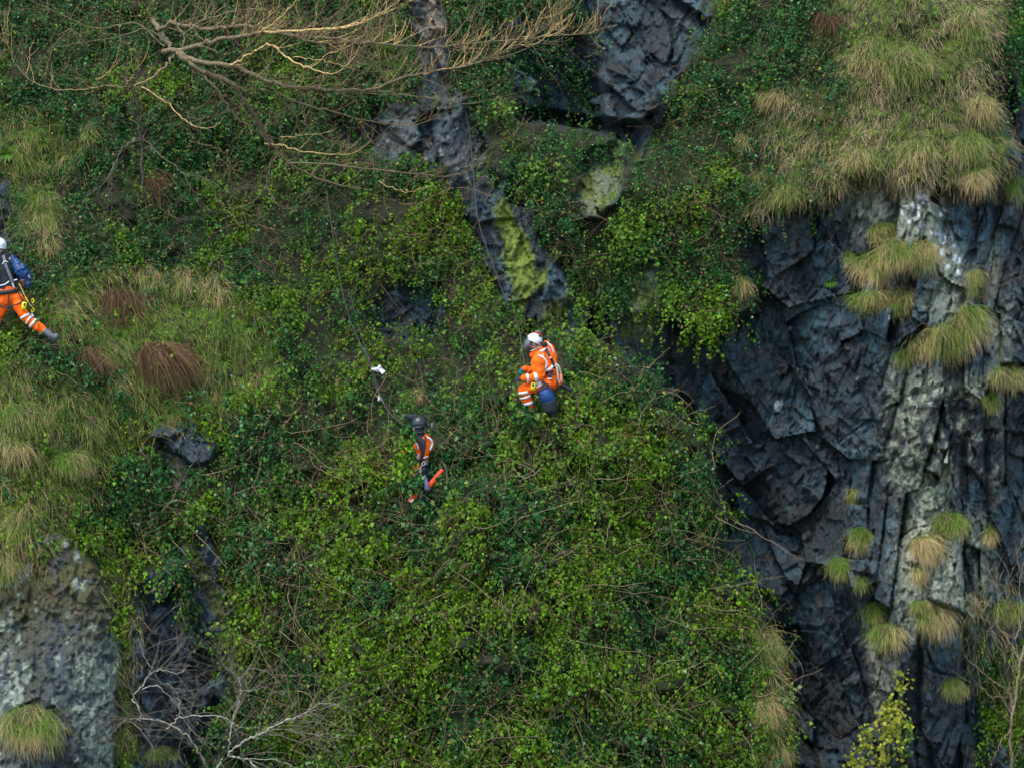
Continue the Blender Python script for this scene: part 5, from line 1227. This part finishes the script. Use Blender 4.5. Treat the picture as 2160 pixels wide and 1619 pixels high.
mesh_pieces('trousers', [capsule([G(105, 830, .02), G(130, 930, .01)], [(.155, .13), (.185, .14)]), capsule([G(230, 930, -.01), G(270, 1060, -.04), G(350, 1190, -.06)], [.105, .098, .075]),
  capsule([G(350, 1190, -.06), G(450, 1260, -.05), G(575, 1350, -.05)], [.072, .080, .072]), capsule([G(20, 950, 0), G(20, 1060, .05), G(-60, 1200, .1), G(-120, 1330, .1)], [.11, .095, .08, .07])], ORANGE, w3, .012, .035, fs=.07)
for pa, pb, ra in [(G(330, 1155, -.055), G(345, 1180, -.058), .090), (G(372, 1205, -.062), G(392, 1218, -.06), .086), (G(425, 1240, -.055), G(452, 1262, -.05), .094)]: band(pa, pb, ra, ra, w3)
mesh_pieces('boot', [capsule([G(585, 1350, -.06), G(650, 1400, -.07), G(715, 1440, -.07)], [.058, .055, .05]), capsule([G(715, 1440, -.07), G(745, 1410, -.05)], [.05, .042])], MGREY, w3, .01)
mesh_pieces('boot_sole', [capsule([G(650, 1450, -.07), G(700, 1485, -.07), G(760, 1440, -.06)], [(.02, .04)] * 3, 8)], BLACK, w3)
mesh_pieces('boot', [capsule([G(-120, 1340, .1), G(-150, 1410, .1), G(-200, 1430, .16)], [.058, .055, .05])], MGREY, w3, .01)
mesh_pieces('helmet', [ellipsoid(G(-15, 245, 0), (.128, .14, .130), (0, .1, 0), 24, 14, 1.95)], WHITE, w3)
mesh_pieces('helmet_fitting', [ellipsoid(G(5, 295, -.135), (.022, .01, .022))], MGREY, w3); mesh_pieces('helmet_fitting', [ellipsoid(G(62, 240, -.095), (.010, .01, .008))], BLACK, w3)
strap([G(60, 385, -.09), G(80, 450, -.12), G(100, 520, -.135), G(150, 640, -.14), G(200, 790, -.12)], .026, w3, 'harness_strap', MGREY)
strap([G(-60, 400, -.10), G(-30, 560, -.14), G(10, 720, -.14)], .024, w3, 'harness_strap', MGREY)
strap([G(55, 490, -.135), G(85, 455, -.14), G(118, 465, -.12)], .010, w3, 'reflective_trim', REFL)
strap([G(0, 770, -.125), G(80, 755, -.135), G(135, 715, -.12)], .010, w3, 'reflective_trim', REFL)
strap([G(205, 700, -.12), G(235, 690, -.10)], .012, w3, 'buckle', REFL); strap([G(185, 745, -.135), G(200, 800, -.135)], .008, w3, 'buckle', REFL)
mesh_pieces('waist_belt', [cyl(G(98, 825, .02), G(104, 875, .02), .182, .188, 24, False)], BLACK, w3)
for p_ in ([G(135, 880, -.15), G(132, 960, -.155), G(140, 1040, -.14)], [G(250, 850, -.12), G(290, 930, -.13), G(310, 960, -.12)], [G(10, 1010, -.14), G(80, 1050, -.15), G(140, 1040, -.15)], [G(140, 1040, -.15), G(240, 1010, -.15), G(320, 960, -.10)]): strap(p_, .011, w3)
mesh_pieces('radio', [box(G(335, 1030, -.15), (.072, .035, .125), .12)], YELL, w3); mesh_pieces('radio_screen', [box(G(343, 1012, -.172), (.03, .006, .045), .12)], BLACK, w3)
rope([G(260, 740, -.1), G(310, 830, -.13), G(350, 920, -.13), G(385, 985, -.13), G(430, 1040, -.12)], .006, w3, 'lanyard', CREAMR)
ring(G(440, 965, -.10), .016, .035, .007, w3, 'carabiner', YELL); ring(G(440, 1085, -.10), .018, .038, .006, w3, 'carabiner', YELL, .5)
mesh_pieces('rope_grab', [capsule([G(355, 930, -.14), G(385, 975, -.14)], [.014, .012], 8)], mat_solid('amber_plastic', (.7, .28, .02), .4), w3)
strap([G(425, 1130, -.08), G(445, 1165, -.08)], .014, w3, 'knee_tab', REFL)
mesh_pieces('glove', hand(G(120, 700, .3), (-.6, .5, -.3), (0, .2, -.9)), BLACK, w3, .006); mesh_pieces('glove', hand(G(-60, 760, .3), (.5, .6, -.3), (.3, .2, -.9)), BLACK, w3, .006)
bb3 = empty('rope_bag', P(280 / 6.225, 480 + 600 / 6.225, d3_ + .06)); tag(bb3, 'crumpled blue rope bag slung beside the worker at the left edge', 'bag')
def J(cx, cy, y=0.0): return ((cx - 280) / 791, y, (600 - cy) / 791)
mesh_pieces('sack', [capsule([J(150, 380, .05), J(200, 460, .03), J(270, 560, 0), J(310, 640, 0)], [.03, .07, .11, .08]), capsule([J(270, 530, 0), J(340, 620, 0), J(395, 670, 0)], [.085, .075, .03]), capsule([J(340, 680, 0), J(370, 740, .0), J(355, 790, 0)], [.035, .04, .015])], BLUE, bb3, .01, .05, fs=.06)
mesh_pieces('pocket', [capsule([J(300, 700, -.04), J(320, 760, -.03)], [.045, .03])], BROWN, bb3, .01); mesh_pieces('drawcord', [capsule([J(380, 640, -.04), J(395, 665, -.03)], [.012, .01], 8)], mat_solid('pink_cord', (.5, .3, .35), .6), bb3)
# blue sleeve-like strap above the bag belongs to the bag
# ------------------------------------------------------------------ ropes down the face, litter
def face_rope(pts, r, lab, mat):
    p = [P(x, y, depth1(x, y) + o) for x, y, o in pts]
    o = mesh_pieces('climbing_rope', [capsule(p, [r] * len(p), 7)], mat, None); return tag(o, lab, 'rope', 'ropes down the face')
face_rope([(640,-40,.2),(655,100,.06),(670,250,.04),(688,400,.06),(700,480,.12),(712,560,.2),(728,640,.3),(748,700,.3),(772,750,.3),(786,790,.3),(800,832,.3),(822,870,.35),(860,905,.5),(884,945,.58)], .010, 'dark climbing rope running down past the white litter to the dark-helmeted worker', ROPEK)
face_rope([(735,610,.3),(765,715,.3),(780,760,.3),(793,800,.3),(806,840,.3),(815,862,.3)], .007, 'second thin dark rope close beside the rope at the white litter', ROPEK)
face_rope([(925,-40,.2),(945,100,.2),(985,250,.2),(1000,380,.2),(1010,470,.25),(1040,560,.25),(1070,640,.3),(1092,680,.35),(1100,730,.5),(1108,780,.6)], .009, 'dark climbing rope down the algae rib to the white-helmeted worker', ROPEK)
face_rope([(-20,-40,.3),(-25,250,.3),(-20,430,.3),(-12,480,.4),(-6,520,.45)], .007, 'dark climbing rope above the worker at the left edge', ROPEK)
lm = depth1(798, 778) + .30
def sheet(name, poly, d, lab, t=.006):
    org = P(*poly[0], d); V = [P(x, y, d + (0.03 * math.sin(i * 2.1))) - org for i, (x, y) in enumerate(poly)]; n = len(V)
    V2 = [tuple(v) for v in V] + [tuple(v + Vector((0, t, 0))) for v in V]
    cx = sum((v for v in V), Vector()) / n + Vector((0, -.015, 0)); V2 += [tuple(cx), tuple(cx + Vector((0, t, 0)))]
    F = [(i, (i + 1) % n, 2 * n) for i in range(n)] + [((i + 1) % n + n, i + n, 2 * n + 1) for i in range(n)] + [(i, i + n, (i + 1) % n + n, (i + 1) % n) for i in range(n)]
    o = mesh_pieces(name, [(V2, F)], WHITE, None, smooth_=False); o.location = org; return tag(o, lab, 'litter')
sheet('rope_protector', [(783,776),(787,774),(795,775),(800,769),(803,770),(806,777),(813,783),(806,789),(802,785),(794,783),(785,780)], lm, 'crumpled white sheet lying on the ivy beside the two ropes')
sheet('rope_protector', [(798,834),(801,832),(804,837),(807,841),(808,846),(803,845),(797,845)], depth1(800, 840) + .32, 'small white tag on the rope above the dark-helmeted worker')
# ivy sprays in front of worker 2 and at worker 1's feet
def spray(n, fx, d, name, lab):
    px, py = fx(n); m = len(px); pos = Pn(px, py, d + rng.uniform(-.06, .10, m))
    c = leaf_colour(px, py, m, rng.random(m)) * 1.15
    o = leaves_mesh(name, pos, np.array([0, -.25, -.8]) + rng.normal(size=(m, 3)) * .5, unit(np.array([0, -.8, .55]) + rng.normal(size=(m, 3)) * .4), rng.uniform(.06, .10, m), c, rng.uniform(.5, .95, m))
    return tag(o, lab, 'ivy', kind='stuff')
def ellr(cs):
    def f(n):
        X = []; Y = []
        for cx, cy, rx, ry, w in cs:
            k = int(n * w); a = rng.random(k) * 6.283; r = np.sqrt(rng.random(k)); X.append(cx + rx * r * np.cos(a)); Y.append(cy + ry * r * np.sin(a))
        return np.concatenate(X), np.concatenate(Y)
    return f
spray(820, ellr([(860,920,15,28,.27),(864,960,14,22,.2),(868,1014,22,26,.3),(905,960,6,16,.0),(842,980,14,40,.15),(888,1062,20,10,.06)]), d2 + .28, 'ivy', 'leafy ivy sprays half covering the dark-helmeted worker')
spray(260, ellr([(1100,868,24,16,.5),(1130,880,26,12,.35),(1086,840,8,16,.15)]), d1 + .25, 'ivy', 'ivy sprays hiding the white-helmeted worker below the knee')
